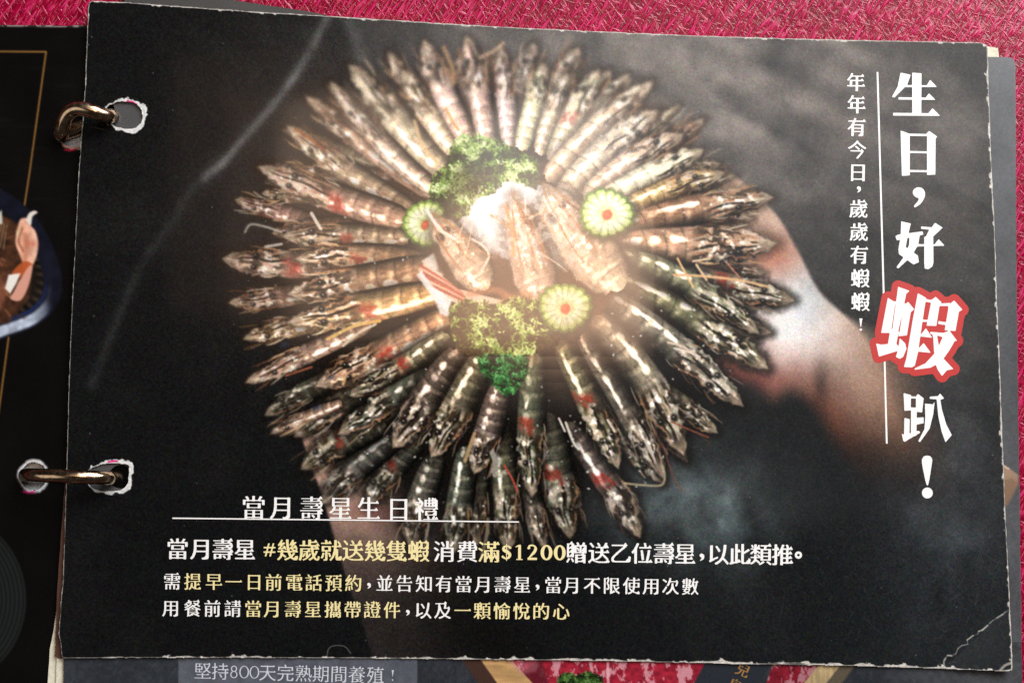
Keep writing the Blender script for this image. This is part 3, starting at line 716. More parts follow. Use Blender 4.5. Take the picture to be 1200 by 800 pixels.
GR = 96; GP = 13
_raw = {}
def raw_glyph(ch, R=GR):
    if (ch, R) in _raw: return _raw[(ch, R)]
    c = bpy.data.curves.new('glyph', 'FONT'); c.body = ch; c.resolution_u = 4; o = bpy.data.objects.new('glyph', c); S.collection.objects.link(o)
    dg = bpy.context.evaluated_depsgraph_get(); ev = o.evaluated_get(dg); me = ev.to_mesh(); me.calc_loop_triangles()
    v = np.array([p.co[:2] for p in me.vertices]); tr = [t.vertices[:] for t in me.loop_triangles]
    pad = GP*R//GR; N = R+2*pad; m = np.zeros((N, N)); ss = 3
    big = np.zeros((N*ss, N*ss), bool)
    vx = (v[:, 0]*R+pad)*ss; vy = ((.88-v[:, 1])*R+pad-.02*R)*ss
    for t in tr:
        X_, Y_ = vx[list(t)], vy[list(t)]
        x0, x1 = int(max(X_.min()-1, 0)), int(min(X_.max()+2, N*ss)); y0, y1 = int(max(Y_.min()-1, 0)), int(min(Y_.max()+2, N*ss))
        if x1 <= x0 or y1 <= y0: continue
        gx, gy = np.meshgrid(np.arange(x0, x1)+.5, np.arange(y0, y1)+.5)
        def e(i, j): return (X_[j]-X_[i])*(gy-Y_[i])-(Y_[j]-Y_[i])*(gx-X_[i])
        a, b, c_ = e(0, 1), e(1, 2), e(2, 0)
        big[y0:y1, x0:x1] |= ((a >= 0) & (b >= 0) & (c_ >= 0)) | ((a <= 0) & (b <= 0) & (c_ <= 0))
    ev.to_mesh_clear(); bpy.data.objects.remove(o); bpy.data.curves.remove(c)
    m = big.reshape(N, ss, N, ss).mean((1, 3)); _raw[(ch, R)] = (m, pad); return m, pad

def sh(a, dx, dy):
    o = np.zeros_like(a); ny, nx = a.shape
    o[max(dy, 0):ny+min(dy, 0), max(dx, 0):nx+min(dx, 0)] = a[max(-dy, 0):ny+min(-dy, 0), max(-dx, 0):nx+min(-dx, 0)]; return o
def ero(a, w, ax):
    o = a.copy()
    for k in range(-(w//2), w-w//2): o = np.minimum(o, sh(a, k, 0) if ax else sh(a, 0, k))
    return o
def dil(a, w, ax):
    o = a.copy()
    for k in range(-(w-w//2)+1, w//2+1): o = np.maximum(o, sh(a, k, 0) if ax else sh(a, 0, k))
    return o

_song = {}; _polys = {}
def song(ch, bold, R=GR):
    """the plain glyph reshaped like a printed Ming face: thin level strokes, heavy uprights, small triangular ends"""
    if (ch, bold, R) in _song: return _song[(ch, bold, R)]
    m, pad = raw_glyph(ch, R); q = R/72.
    a = (m > .5).astype(float)
    lh, lv = int(16*q), int(12*q)
    Hh = dil(ero(a, lh, 1), lh, 1); V = dil(ero(a, lv, 0), lv, 0)
    Hh = np.minimum(Hh, a); V = np.minimum(V, a)
    # level strokes are those whose vertical run is short
    tall = dil(ero(a, int(9*q), 0), int(9*q), 0); Hh = Hh*(1-np.minimum(tall, 1))
    Hh = np.minimum(dil(Hh, int(7*q), 1), a)
    T = ero(Hh, 3 if bold < 2 else 2, 0)
    rest = a*(1-Hh)*(1-V)
    w = {0: 1, 1: 4, 2: 5}[bold]
    Vv = dil(V, w, 1); rest = dil(dil(rest, max(1, w-2), 1), 2 if bold == 1 else 1, 0)
    out = np.maximum(np.maximum(T, Vv), rest)
    # triangular ends at the right of the level strokes
    end = T*(1-sh(T, -1, 0))*(1-np.maximum(sh(a, -3, 0), sh(a, -5, 0)))
    ys, xs = np.where(end > 0); done = []
    hh, ww = (6.5+1.5*bold)*q, (9+2*bold)*q
    yy, xx = np.mgrid[0:a.shape[0], 0:a.shape[1]]
    for y, x in zip(ys, xs):
        if any(abs(y-b) < 6*q and abs(x-c) < 6*q for b, c in done): continue
        run = 0
        while x-run > 0 and T[y, x-run] > 0: run += 1
        if run < 13*q: continue
        done.append((y, x)); yb = y
        while yb+1 < a.shape[0] and T[yb+1, x] > 0: yb += 1
        tri = (yy <= yb) & (xx <= x+1*q) & (xx >= x-ww) & ((yb-yy) <= hh*np.clip((xx-(x-ww))/(ww*.6), 0, 1)) & ((yb-yy) <= hh*np.clip((x+1.5*q-xx)/(ww*.4), 0, 1)+.5)
        out = np.maximum(out, tri)
    f = blur(out, .75*q)-.5
    _song[(ch, bold, R)] = (f, pad); return f, pad

def latin(ch, R=GR, light=False):
    """numerals and signs of the same bold roman face, in an em box"""
    pad = GP*R//GR; N = R+2*pad; yy, xx = np.mgrid[0:N, 0:N].astype(float); x = (xx-pad)/R-.5; y = (yy-pad)/R-.48
    def st(p, w, wy=None):
        d, t, r = line_sr(x, y, catmull(p)); ww = np.interp(t, np.linspace(0, 1, len(w)), w); return ww-d
    if ch == '0':
        f = np.minimum(.335-np.hypot(x*1.28, y)+0*x, np.hypot(x*(1.75 if light else 2.75), y*1.12)-.30)*1.
    elif ch == '1':
        f = np.maximum.reduce([np.minimum(.062-np.abs(x), .32-np.abs(y)), np.minimum(.14-np.abs(x), .022-np.abs(y-.315)), st([(-.16, -.24), (-.06, -.29), (.02, -.31)], [.02, .03, .03])])
    elif ch == '2':
        f = np.maximum.reduce([st([(-.17, -.19), (-.12, -.29), (.02, -.31), (.14, -.22), (.11, -.06), (-.02, .1), (-.18, .28)], [.05, .035, .035, .065, .06, .04, .025]), np.minimum(.205-np.abs(x+.0), .05-np.abs(y-.28)), .055-np.hypot(x+.15, y+.2)])
    elif ch == '8':
        f = np.minimum(np.maximum(.175-np.hypot(x, y+.155), .2-np.hypot(x, y-.14)), np.minimum(np.hypot(x, (y+.155)*.9)-.085, np.hypot(x, (y-.14)*.9)-.11))
    elif ch == '$':
        f = np.maximum(st([(.16, -.2), (.05, -.27), (-.11, -.23), (-.12, -.1), (.05, .0), (.14, .1), (.1, .23), (-.04, .28), (-.17, .2)], [.05, .03, .05, .07, .07, .07, .05, .03, .05]), np.minimum(.018-np.abs(x), .38-np.abs(y)))
    elif ch == '#':
        f = np.maximum.reduce([.035-np.abs(x+.1+.25*y), .035-np.abs(x-.1+.25*y), .032-np.abs(y+.1), .032-np.abs(y-.1)]); f = np.minimum(f, np.minimum(.29-np.abs(y), .26-np.abs(x)))
    elif ch == ',':
        f = np.maximum(.085-np.hypot(x-.0, y+.06), st([(.065, -.06), (.06, .05), (-.05, .17)], [.05, .05, .012]))
    elif ch == '.':
        f = .05-np.abs(np.hypot(x, y)-.11)
    elif ch == '!':
        f = np.maximum(np.minimum(.075-.06*np.clip((y+.3)/.4, 0, 1)-np.abs(x), .21-np.abs(y+.12)), .06-np.hypot(x, y-.24))
    return f, pad

def place(ch, cx, cy, size, ang=0., bold=1, R=GR, shear=0.):
    """polygons of one character, centred in page units"""
    f, pad = latin(ch, R, bold == 0) if ch in '01289$#,.!' else song(ch, bold, R)
    k = (ch, bold, R)
    if bold == 0 and ch in '01289$#,.!': f = f-.018
    if k not in _polys: _polys[k] = contour_polys(f, -.5-pad/R+.5/R, -.5-pad/R+.5/R, 1./R)
    ps = _polys[k]; c, s = math.cos(ang), math.sin(ang); out = []
    for p in ps:
        out.append([(cx+size*((x+shear*y)*c-y*s), cy+size*((x+shear*y)*s+y*c)) for x, y in p])
    return out

def ink(name, polys, mat, parent, z, zf=lift):
    vs = []; fs = []
    for p in polys:
        n = len(vs); vs += p; fs.append(tuple(range(n, n+len(p))))
    v = np.array(vs); co = onto(v[:, 0], v[:, 1], z+zf(v[:, 0], v[:, 1]))
    return link(name, raw_mesh(name, co, fs), parent, mat)

def shape_polys(polys, st=.5, grow=0., soft=0.):
    """page-unit polygons united and turned to filled outlines"""
    P = np.vstack([np.asarray(p) for p in polys]); x0, y0 = P.min(0)-3-grow; x1, y1 = P.max(0)+3+grow
    gx, gy = np.meshgrid(np.arange(x0, x1, st), np.arange(y0, y1, st)); f = np.full(gx.shape, -1e9)
    for p in polys: f = np.maximum(f, -poly_sd(gx, gy, p))
    if soft: f = blur(f, soft/st)
    return contour_polys(f+grow, x0, y0, st)

def bar(x0, y0, x1, y1, w):
    d = np.array([x1-x0, y1-y0]); d /= np.hypot(*d); n = np.array([-d[1], d[0]])*w/2
    return [(x0+n[0], y0+n[1]), (x1+n[0], y1+n[1]), (x1-n[0], y1-n[1]), (x0-n[0], y0-n[1])]

# ---------------------------------------------------------------- the table under everything
ZT = -.0052
a = onto(np.array([-1500., 2700, 2700, -1500]), np.array([-1400., -1400, 2200, 2200]), ZT)
tab = link('tabletop', raw_mesh('tabletop', a, [(0, 3, 2, 1)]), None, leatherette()); tag(tab, 'crimson leather-grained tabletop with fine crossing creases under the menu', None, None, 'structure')

# ---------------------------------------------------------------- the menu page in front
edge = [(107, 1.5), (150, 3.2), (200, 7), (300, 14.2), (390, 19.5), (400, 20), (500, 26.5), (600, 32.5), (700, 37.2), (800, 41.5), (900, 44.8), (1000, 47.3), (1100, 49.3), (1150, 50.3), (1155.5, 52.5), (1157, 57),
        (1161, 175), (1165, 260), (1168, 350), (1170.5, 400), (1174, 500), (1178, 600), (1183, 700), (1186.5, 778), (1186, 784.5), (1180, 786), (1110, 783), (1000, 779.5), (900, 778), (720, 774), (600, 772.5), (420, 770.5), (300, 770), (160, 770), (75, 770.5),
        (72.5, 768), (71, 752), (69, 742), (72, 700), (74, 680), (78, 560), (80, 480), (83, 390), (88, 290), (92.5, 200), (100, 100), (103.5, 12), (104.5, 4)]
outline = rough_outline(edge, .28, 5, 2.6)
hole_a = rough_outline(catmull([(128, 123), (135, 120), (145, 119), (156, 120.5), (164, 126), (167, 134), (165.5, 143), (159, 149.5), (150, 151.5), (140, 150), (132, 146), (127, 141), (124, 134), (125, 127), (128, 123)], 5)[:-1], .5, 8, 1.5)
hole_b = rough_outline(catmull([(104, 551), (112, 546), (122, 543), (134, 542.5), (146, 543), (152, 547), (151, 556), (150, 566), (143, 573), (132, 575.5), (118, 575), (107, 571), (103, 565), (102, 557), (104, 551)], 5)[:-1], .5, 9, 1.5)

C = paint_menu()
def wear(C):
    """torn white rims of the punched holes, chipped edges, the cracked corner"""
    X, Y = np.meshgrid(C.x0+np.arange(C.nx)*C.st, C.y0+np.arange(C.ny)*C.st)
    n = vnoise(C.ny, C.nx, 9, 9, 3, 401); n2 = vnoise(C.ny, C.nx, 30, 30, 3, 402); n3 = vnoise(C.ny, C.nx, 3, 3, 2, 403)
    for (h, c, wd) in ((hole_a, (146, 136), 4.2), (hole_b, (130, 559), 4.0)):
        lab = C.new('torn_hole_rim'); q = C.win(h, 16); sl, XX, YY = q; d = poly_sd(XX, YY, h)
        rt = sst(-30, 25, XX-c[0])
        w = wd*(.10+1.0*rt)+6.5*(n[sl]-.45)+1.8*(n3[sl]-.5)
        C.over(sl, (np.array([236, 238, 238])/255.)*(.80+.28*n3[sl][..., None]), sst(.7, -.7, d-w), lab)
        C.over(sl, np.array([150, 156, 160])/255., .35*sst(1.2, 0, np.abs(d-w*.45))*(n[sl] > .5))
    for pts, w in (([(149, 118.5), (155, 119.5), (160, 122.5)], 1.0), ([(127, 541), (132, 540), (137, 540.3)], 1.1)):
        C.stroke(pts, w, (216, 20, 120), .9, .5)
    q = C.win([(60, -4), (1196, 794)], 0); d = -poly_sd(X, Y, edge)
    bot = sst(745, 765, Y); top = sst(60, 20, Y-X*.03); rgt = sst(1140, 1152, X-(Y-50)*.04)
    chip = .35+1.3*np.clip((n2-.50)*4, 0, 1)*(.35+.9*bot+.6*rgt)+1.8*np.clip((n-.58)*6, 0, 1)*(.4+.8*bot+.7*rgt+.25*top)
    for cx, w in ((500, 8), (545, 10), (602, 8), (618, 7), (660, 12), (720, 9), (845, 9), (932, 34), (1013, 9), (1060, 12), (1105, 14)):
        chip += bot*2.0*np.exp(-((X-cx)/w)**2)*(.5+n)
    chip *= (.30+.70*sst(80, 180, X)+.35*sst(300, 150, Y)) 
    a_ = sst(.6, -.5, d-chip)
    C.im = C.im*(1-a_[..., None])+(np.array([214, 210, 204])/255.)*(.72+.4*n3[..., None])*a_[..., None]
    # cracked corner, and the small curl at its tip
    rs = np.random.RandomState(17); p = [np.array((1106., 773.))]; tgt = np.array((1182., 713.))
    for k in range(18): p.append(p[0]+(tgt-p[0])*(k+1)/18+rs.normal(0, 1.3, 2))
    for i in range(18): C.stroke([p[i], p[i+1]], rs.uniform(.2, .8), (200, 198, 192), rs.uniform(.3, .95), .5)
    C.stroke(catmull([(1108, 783), (1106, 776), (1108, 771)]), .8, (190, 188, 182), .7, .5)
    C.stroke(catmull([(1171, 786), (1178, 779), (1186, 776)]), 1.4, (176, 170, 160), .8, .9)
    C.stroke(catmull([(383, 770), (385, 760), (392, 756), (404, 757), (411, 765)]), .5, (150, 150, 148), .55, .6)
    C.blob(905, 777, 7, 1.6, (30, 30, 32), .6, .5); C.blob(932, 777.5, 12, 1.2, (30, 30, 32), .7, .5)
    return C
wear(C)
page = sheet('menu_page', outline, [hole_a, hole_b], -.00008, .00034, M_PAPER, None, lift, 9.)
tag(page, 'worn black menu page with a photo of a fan of prawns and white Chinese lettering', 'menu page')
def in_page(x, y):
    d = poly_sd(x, y, edge); ok = d < -2.5; m = np.abs(d) <= 2.5
    ok[m] = poly_sd(x[m], y[m], outline) < -.1
    for h in (hole_a, hole_b):
        m = (np.abs(x-np.mean(h[:, 0])) < 40) & (np.abs(y-np.mean(h[:, 1])) < 30)
        ok[m] &= poly_sd(x[m], y[m], h) > .1
    return ok
Z1 = .00003
mm = canvas_meshes(C, in_page, Z1, lift, None, M_FILM)
photo = link('printed_photo', mm[0], page)
LBL = {'supporting_hand': None}
for l, me in mm.items():
    if l == 0: continue
    nm = C.names[l]; link(nm, me, page if nm == 'torn_hole_rim' else photo)

ZI = .00007
def text_line(name, chars, parent, size, bold, y0, slope, white, yel, lab=None):
    """chars: (character, x, is_highlighted)"""
    ref = chars[0][1]; A, B = [], []
    for ch, x, hi in chars:
        y = y0+(x-ref)*slope; sz = size; dy = 0
        if ch == ',': dy = size*.12; sz = size*1.0
        if ch == '.': dy = -.0*size
        (B if hi else A).extend(place(ch, x, y+dy, sz, math.atan(slope), bold))
    o = ink(name, A, white, parent, ZI)
    if B: ink('highlighted_words', B, yel, o, ZI)
    return o

def spread(s, xs, his): return [(c, x, h) for c, x, h in zip(s, xs, his)]

hx = [297, 330, 365, 399, 432, 467, 500]
text_line('heading_text', spread('當月壽星生日禮', hx, [0]*7), page, 29, 1, 594.6, .0105, M_WHITE, M_YEL)
ink('heading_underline', [bar(202, 606.8, 608, 611.2, 1.5)], M_WHITE, page, ZI)
s2 = '當月壽星#幾歲就送幾隻蝦消費滿$1200贈送乙位壽星,以此類推.'
x2 = [208, 235.5, 261, 287, 315.7, 337, 362.5, 388, 413.7, 439.5, 465, 490.5, 520.5, 547.5, 573, 593.5, 608.7, 623.7, 640.3, 655.8, 676, 702, 727.5, 752.5, 778, 803, 822, 841.7, 867, 891.5, 917, 935.5]
h2 = [0]*4+[1]*8+[0]*2+[1]*6+[0]*12
text_line('offer_text', spread(s2, x2, h2), page, 26.5, 2, 643.2, .0098, M_WHITE, M_YEL)
s3 = '需提早一日前電話預約,並告知有當月壽星,當月不限使用次數'
x3 = [201.5, 225.7, 250.5, 273.7, 297.5, 320.5, 344.5, 367.5, 390.7, 414, 432, 450.5, 473.7, 497, 520, 543, 566, 588.7, 612, 629.5, 648, 670, 693.7, 716.5, 740, 763, 785.7, 808.7]
text_line('booking_text', spread(s3, x3, [0]+[1]*9+[0]*18), page, 21, 1, 681, .0099, M_WHITE, M_YEL)
s4 = '用餐前請當月壽星攜帶證件,以及一顆愉悅的心'
x4 = [200, 225.5, 248.7, 272.5, 296.5, 319, 343, 366.7, 390, 413, 436, 459.5, 477.5, 495.7, 518.7, 542, 565, 588, 611, 634, 657.5]
text_line('condition_text', spread(s4, x4, [0]*4+[1]*8+[0]*3+[1]*6), page, 21, 1, 712.4, .0085, M_WHITE, M_YEL)
# the upright slogan and its rule
sv = [('年', 1003, 97), ('年', 1003.6, 123), ('有', 1004, 149.6), ('今', 1004.4, 176), ('日', 1005.3, 202.5), (',', 1006, 222), ('歲', 1006.2, 245), ('歲', 1006.6, 272), ('有', 1007, 299), ('蝦', 1008, 326.5), ('蝦', 1008.3, 354), ('!', 1008.6, 381)]
A = []
for ch, x, y in sv: A += place(ch, x, y, 23, .018, 2)
ink('slogan_text', A, M_WHITE, page, ZI)
ink('divider_rule', [bar(1028.3, 84.5, 1035.6, 345, 2.1), bar(1036.6, 420, 1039.2, 519.5, 2.1)], M_WHITE, page, ZI)
# the big headline
def q1(pts): return [(x/4+900, y/4) for x, y in pts]
def q2(pts): return [(x/4+900, y/4+190) for x, y in pts]
def q3(pts): return [(x/4+900, y/4+380) for x, y in pts]
head_shapes = [
 ('生', [q1([(622, 342), (668, 352), (652, 398), (592, 458), (582, 454), (608, 408)]), q1([(640, 400), (745, 401), (760, 376), (791, 408), (640, 409)]), q1([(676, 342), (719, 345), (718, 535), (677, 535)]),
         q1([(612, 457), (740, 459), (754, 439), (784, 468), (612, 467)]), q1([(587, 530), (752, 532), (771, 509), (806, 543), (587, 542)])]),
 ('日', [q1([(622, 613), (664, 628), (664, 822), (628, 824)]), q1([(650, 627), (742, 629), (755, 615), (792, 640), (785, 652), (784, 818), (746, 820), (746, 638), (650, 637)]), q1([(640, 708), (760, 711), (760, 719), (640, 716)]), q1([(640, 797), (760, 799), (760, 807), (640, 806)])]),
 ('，', [q2(catmull([(684, 128), (700, 119), (722, 123), (735, 142), (732, 168), (715, 194), (690, 211), (686, 204), (703, 184), (706, 170), (688, 160), (679, 143), (684, 128)], 5))]),
 ('好', [q2([(625, 278), (669, 288), (655, 345), (645, 398), (702, 438), (707, 468), (682, 479), (614, 430), (612, 408), (622, 350)]), q2([(664, 336), (713, 331), (703, 388), (672, 441), (610, 498), (603, 492), (640, 440), (662, 388)]), q2([(598, 346), (612, 340), (724, 325), (728, 339), (604, 366)]),
         q2([(718, 302), (768, 306), (783, 285), (818, 307), (776, 346), (764, 360), (735, 360), (757, 316), (718, 312)]), q2([(733, 350), (774, 350), (775, 470), (770, 488), (752, 501), (735, 498), (733, 470)]), q2([(690, 384), (780, 387), (800, 362), (827, 391), (690, 395)])]),
 ('趴', [q3([(636, 322), (670, 331), (668, 402), (640, 404)]), q3([(655, 336), (700, 339), (700, 347), (655, 345)]), q3([(694, 337), (703, 326), (729, 346), (722, 412), (694, 408)]), q3([(640, 388), (722, 391), (722, 400), (640, 398)]), q3([(671, 400), (697, 402), (695, 520), (670, 528)]),
         q3([(690, 438), (729, 435), (729, 462), (690, 470)]), q3([(640, 438), (664, 444), (662, 527), (638, 535)]), q3([(627, 512), (640, 519), (706, 498), (714, 506), (662, 536), (642, 549), (635, 546)]),
         q3([(736, 371), (774, 375), (781, 361), (774, 420), (757, 488), (712, 551), (705, 546), (734, 490), (738, 430)]), q3([(759, 339), (798, 336), (806, 324), (825, 346), (807, 353), (815, 400), (835, 468), (861, 518), (832, 551), (814, 500), (799, 430), (791, 350), (759, 348)])]),
 ('！', [q3(catmull([(722, 632), (732, 618), (746, 615), (760, 618), (769, 632), (767, 655), (752, 744), (742, 744), (724, 660), (722, 632)], 5)), q3([(747+25*math.cos(t*.3), 789+25*math.sin(t*.3)) for t in range(21)])]),
]
for ch, sp in head_shapes:
    ink('headline_character', shape_polys(sp, .4, .15, .35), M_WHITE, page, ZI)
# the tilted red-rimmed character
def q4(pts): return [(x/6.349+1015, y/6.349+325) for x, y in pts]
big = [q4(s) for s in (
 [(162, 152), (217, 186), (184, 412), (112, 412)], [(200, 176), (300, 196), (296, 214), (200, 196)], [(238, 70), (322, 100), (298, 122), (240, 395), (238, 420), (222, 510), (160, 510), (180, 390), (196, 385)],
 [(278, 212), (312, 182), (357, 237), (332, 258), (303, 430), (240, 437), (252, 392)], [(150, 396), (290, 412), (288, 424), (150, 410)], [(75, 492), (110, 500), (222, 490), (245, 520), (238, 545), (95, 588)], [(250, 452), (290, 490), (300, 530), (275, 590), (250, 605), (222, 590), (240, 530)],
 [(385, 118), (446, 152), (418, 330), (385, 560), (362, 655), (340, 668), (282, 665), (300, 600), (350, 300)], [(440, 160), (490, 170), (488, 188), (440, 180)], [(480, 172), (517, 145), (560, 185), (545, 215), (522, 360), (450, 358), (482, 195)], [(415, 312), (465, 318), (463, 330), (412, 330)],
 [(400, 434), (445, 378), (490, 448), (402, 438)], [(376, 544), (428, 488), (480, 560), (376, 550)], [(550, 195), (622, 190), (622, 212), (548, 212)], [(612, 205), (655, 172), (715, 240), (690, 255), (664, 398), (585, 392), (612, 230)], [(540, 325), (600, 335), (598, 355), (536, 345)],
 [(478, 405), (575, 413), (620, 396), (675, 470), (650, 476), (622, 470), (560, 440), (478, 419)], [(575, 425), (622, 397), (660, 470), (620, 540), (560, 625), (480, 670), (362, 686), (362, 676), (440, 640), (505, 570), (545, 500), (572, 440)],
 [(490, 410), (525, 420), (542, 520), (572, 600), (648, 680), (600, 690), (565, 732), (535, 690), (515, 640), (505, 540), (500, 450)])]
bc = ink('outlined_character', shape_polys(big, .35, .1, .3), M_WHITE, page, ZI+.00004)
tag(bc, 'large tilted white character with a thick red rim')
ink('red_outline', shape_polys(big, .6, 7.6, .8), M_RED, bc, ZI+.00001)

# ---------------------------------------------------------------- the page below, seen along the right and bottom edges and through the holes
Z2 = -.00075
flat = lambda x, y: 0*np.asarray(x, float)
under_o = rough_outline([(120, 62), (400, 64), (800, 66), (1155, 67), (1184, 67.5), (1188.5, 70), (1190, 76), (1191, 300), (1193.5, 500), (1196.5, 700), (1199, 860), (700, 855), (74, 852), (75, 700), (84, 450), (100, 150)], .2, 31, 4)
h2a = catmull([(126, 124), (132, 123), (135, 130), (135, 138), (132, 146), (126, 146), (122, 136), (126, 124)], 4)[:-1]
h2b = catmull([(128, 552), (136, 545.5), (146, 545), (154, 550), (157, 559), (153, 568), (145, 572), (136, 571), (129, 566), (126, 559), (128, 552)], 4)[:-1]
under = sheet('lower_menu_page', under_o, [h2a, h2b], Z2, .00035, M_DARK, None, None, 30)
tag(under, 'grey menu page with red marbled meat lying just beneath the prawn page', 'menu page')

def paint_under():
    C = Canvas(70, 740, 1200, 850, 1.0, (44, 46, 50)); X, Y = np.meshgrid(C.x0+np.arange(C.nx)*1., C.y0+np.arange(C.ny)*1.)
    n = vnoise(C.ny, C.nx, 60, 60, 4, 501); n2 = vnoise(C.ny, C.nx, 5, 5, 3, 502); n3 = vnoise(C.ny, C.nx, 14, 14, 4, 503, .6)
    right = sst(1000, 1150, X)
    base = np.array([52, 56, 63])*(1-right[..., None])+np.array([74, 76, 80])*right[..., None]
    C.im = base/255.*(.75+.35*n[..., None]+.35*(n2-.5)[..., None])
    C.poly([(209, 700), (489, 690), (489, 900), (209, 900)], lambda x, y: (np.array([100, 105, 117])/255.)*(.8+.3*vnoise(*x.shape, 8, 8, 3, 61))[..., None], .8, .8)
    # leathery slate grooves
    rs = np.random.RandomState(3)
    for _ in range(240):
        x, y = rs.uniform(75, 560), rs.uniform(765, 850); l = rs.uniform(3, 9); C.stroke([(x, y), (x+l*.6, y-l)], .5, (104, 108, 116), rs.uniform(.08, .3), .6)
    # wooden tray edge, marbled meat, black label band
    C.poly([(536, 765), (564, 765), (640, 850), (596, 850)], (66, 46, 40), 1, 1.)
    def meat(x, y, k=0):
        a = vnoise(*x.shape, 16, 9, 5, 77+k, .7); b = vnoise(*x.shape, 5, 5, 3, 79+k)
        w = sst(.51, .60, a)*.85; c = np.array([150, 34, 52])*(.7+.55*b[..., None])
        return (c*(1-w[..., None])+np.array([206, 152, 162])*w[..., None])/255.
    mp = C.new('printed_meat')
    C.poly([(586, 760), (856, 760), (800, 850), (600, 850)], meat, 1, 1., mp)
    C.poly([(912, 760), (980, 760), (930, 850), (880, 850)], lambda x, y: meat(x, y, 9)*.82, 1, 1., mp)
    C.poly([(610, 850), (596, 800), (634, 770), (645, 810), (640, 850)], (84, 22, 34), .85, 3., mp)
    C.stroke([(712, 765), (713, 810), (716, 850)], 1.4, (220, 176, 184), .8, 1., mp)
    tr = C.new('printed_tray')
    C.poly([(558, 765), (592, 765), (650, 828), (618, 850)], lambda x, y: np.array([186, 148, 100])/255.*(.8+.35*vnoise(*x.shape, 4, 30, 3, 63))[..., None], 1, 1., tr)
    C.poly([(588, 768), (634, 768), (628, 786), (610, 790)], (186, 130, 140), .4, 3.)
    C.poly([(835, 760), (914, 760), (862, 850), (786, 850)], (40, 44, 52), 1, 1., C.new('printed_band'))
    C.poly([(974, 760), (1000, 760), (930, 850), (902, 850)], lambda x, y: np.array([182, 160, 120])/255.*(.75+.4*vnoise(*x.shape, 30, 4, 3, 64))[..., None], 1, 1.2, C.new('printed_tray'))
    C.poly([(1000, 760), (1016, 760), (950, 850), (930, 850)], (92, 82, 68), .9, 2.)
    for k, (x, y) in enumerate(((668, 800), (690, 798))):
        parsley(C, [(x-14, y-6), (x-6, y-11), (x+4, y-10), (x+14, y-4), (x+16, y+30), (x-14, y+30)], 90+k, [(14, 24, 12), (24, 48, 18), (48, 84, 34), (96, 130, 66)], 1.2)
    rg = np.random.RandomState(5); C.im = np.clip(C.im+rg.normal(0, .012, C.im.shape), .01, 1)
    return C
CU = paint_under()
mu = canvas_meshes(CU, lambda x, y: (poly_sd(x, y, under_o) < -.2) & (y > 752), Z2+.00003, flat, None, M_PAGE2)
up_ = link('printed_photo', mu[0], under)
for l, me in mu.items():
    if l: link(CU.names[l], me, up_)
def paint_right():
    C = Canvas(1120, 60, 1200, 760, 1.0, (74, 76, 80)); X, Y = np.meshgrid(C.x0+np.arange(C.nx)*1., C.y0+np.arange(C.ny)*1.)
    n = vnoise(C.ny, C.nx, 60, 60, 4, 511); n2 = vnoise(C.ny, C.nx, 3, 3, 2, 512)
    C.im = np.array([84, 86, 90])/255.*(.72+.34*n[..., None]+.16*n2[..., None]+.18*sst(300, 0, Y)[..., None])
    C.poly([(1160, 534), (1178, 545), (1193, 556), (1193, 566), (1182, 585), (1168, 600), (1150, 605)], lambda x, y: np.array([168, 138, 112])/255.*(.7+.3*sst(600, 545, y))[..., None], .85, 1.5, C.new('printed_tray'))
    C.poly([(1160, 566), (1186, 560), (1194, 566), (1182, 590), (1168, 606)], (128, 100, 82), .8, 1.5)
    C.stroke([(1166, 540), (1182, 549)], 1., (226, 206, 190), .6, 1)
    e = 1190+.012*(Y-70); C.im = C.im*(1-.4*sst(2.2, .8, np.abs(X-e))[..., None])+np.array([120, 118, 116])/255.*.4*sst(2.2, .8, np.abs(X-e))[..., None]
    C.im = np.clip(C.im+np.random.RandomState(6).normal(0, .012, C.im.shape), .01, 1)
    return C
CR_ = paint_right()
mr_ = canvas_meshes(CR_, lambda x, y: (poly_sd(x, y, under_o) < -.2) & (y < 752), Z2+.00003, flat, None, M_PAGE2)
ur = link('printed_margin', mr_[0], under)
for l, me in mr_.items():
    if l: link(CR_.names[l], me, ur)
cap = '堅持800天完熟期間養殖!'
xc = [237.5, 258, 274, 286, 298, 313.5, 334.5, 355.5, 376, 397, 418, 440, 460]
A = []
for ch, x in zip(cap, xc): A += place(ch, x, 786.0+(x-237)*.024, 21 if ch not in '80' else 23, .024, 0)
ink('caption_text', A, M_GREYINK, under, Z2+.00007, flat)
A = place('兒', 870.5, 784.5, 17, math.radians(24), 1)+place('島', 861, 803, 17, math.radians(24), 1)
ink('label_text', A, M_GOLD, under, Z2+.00007, flat)

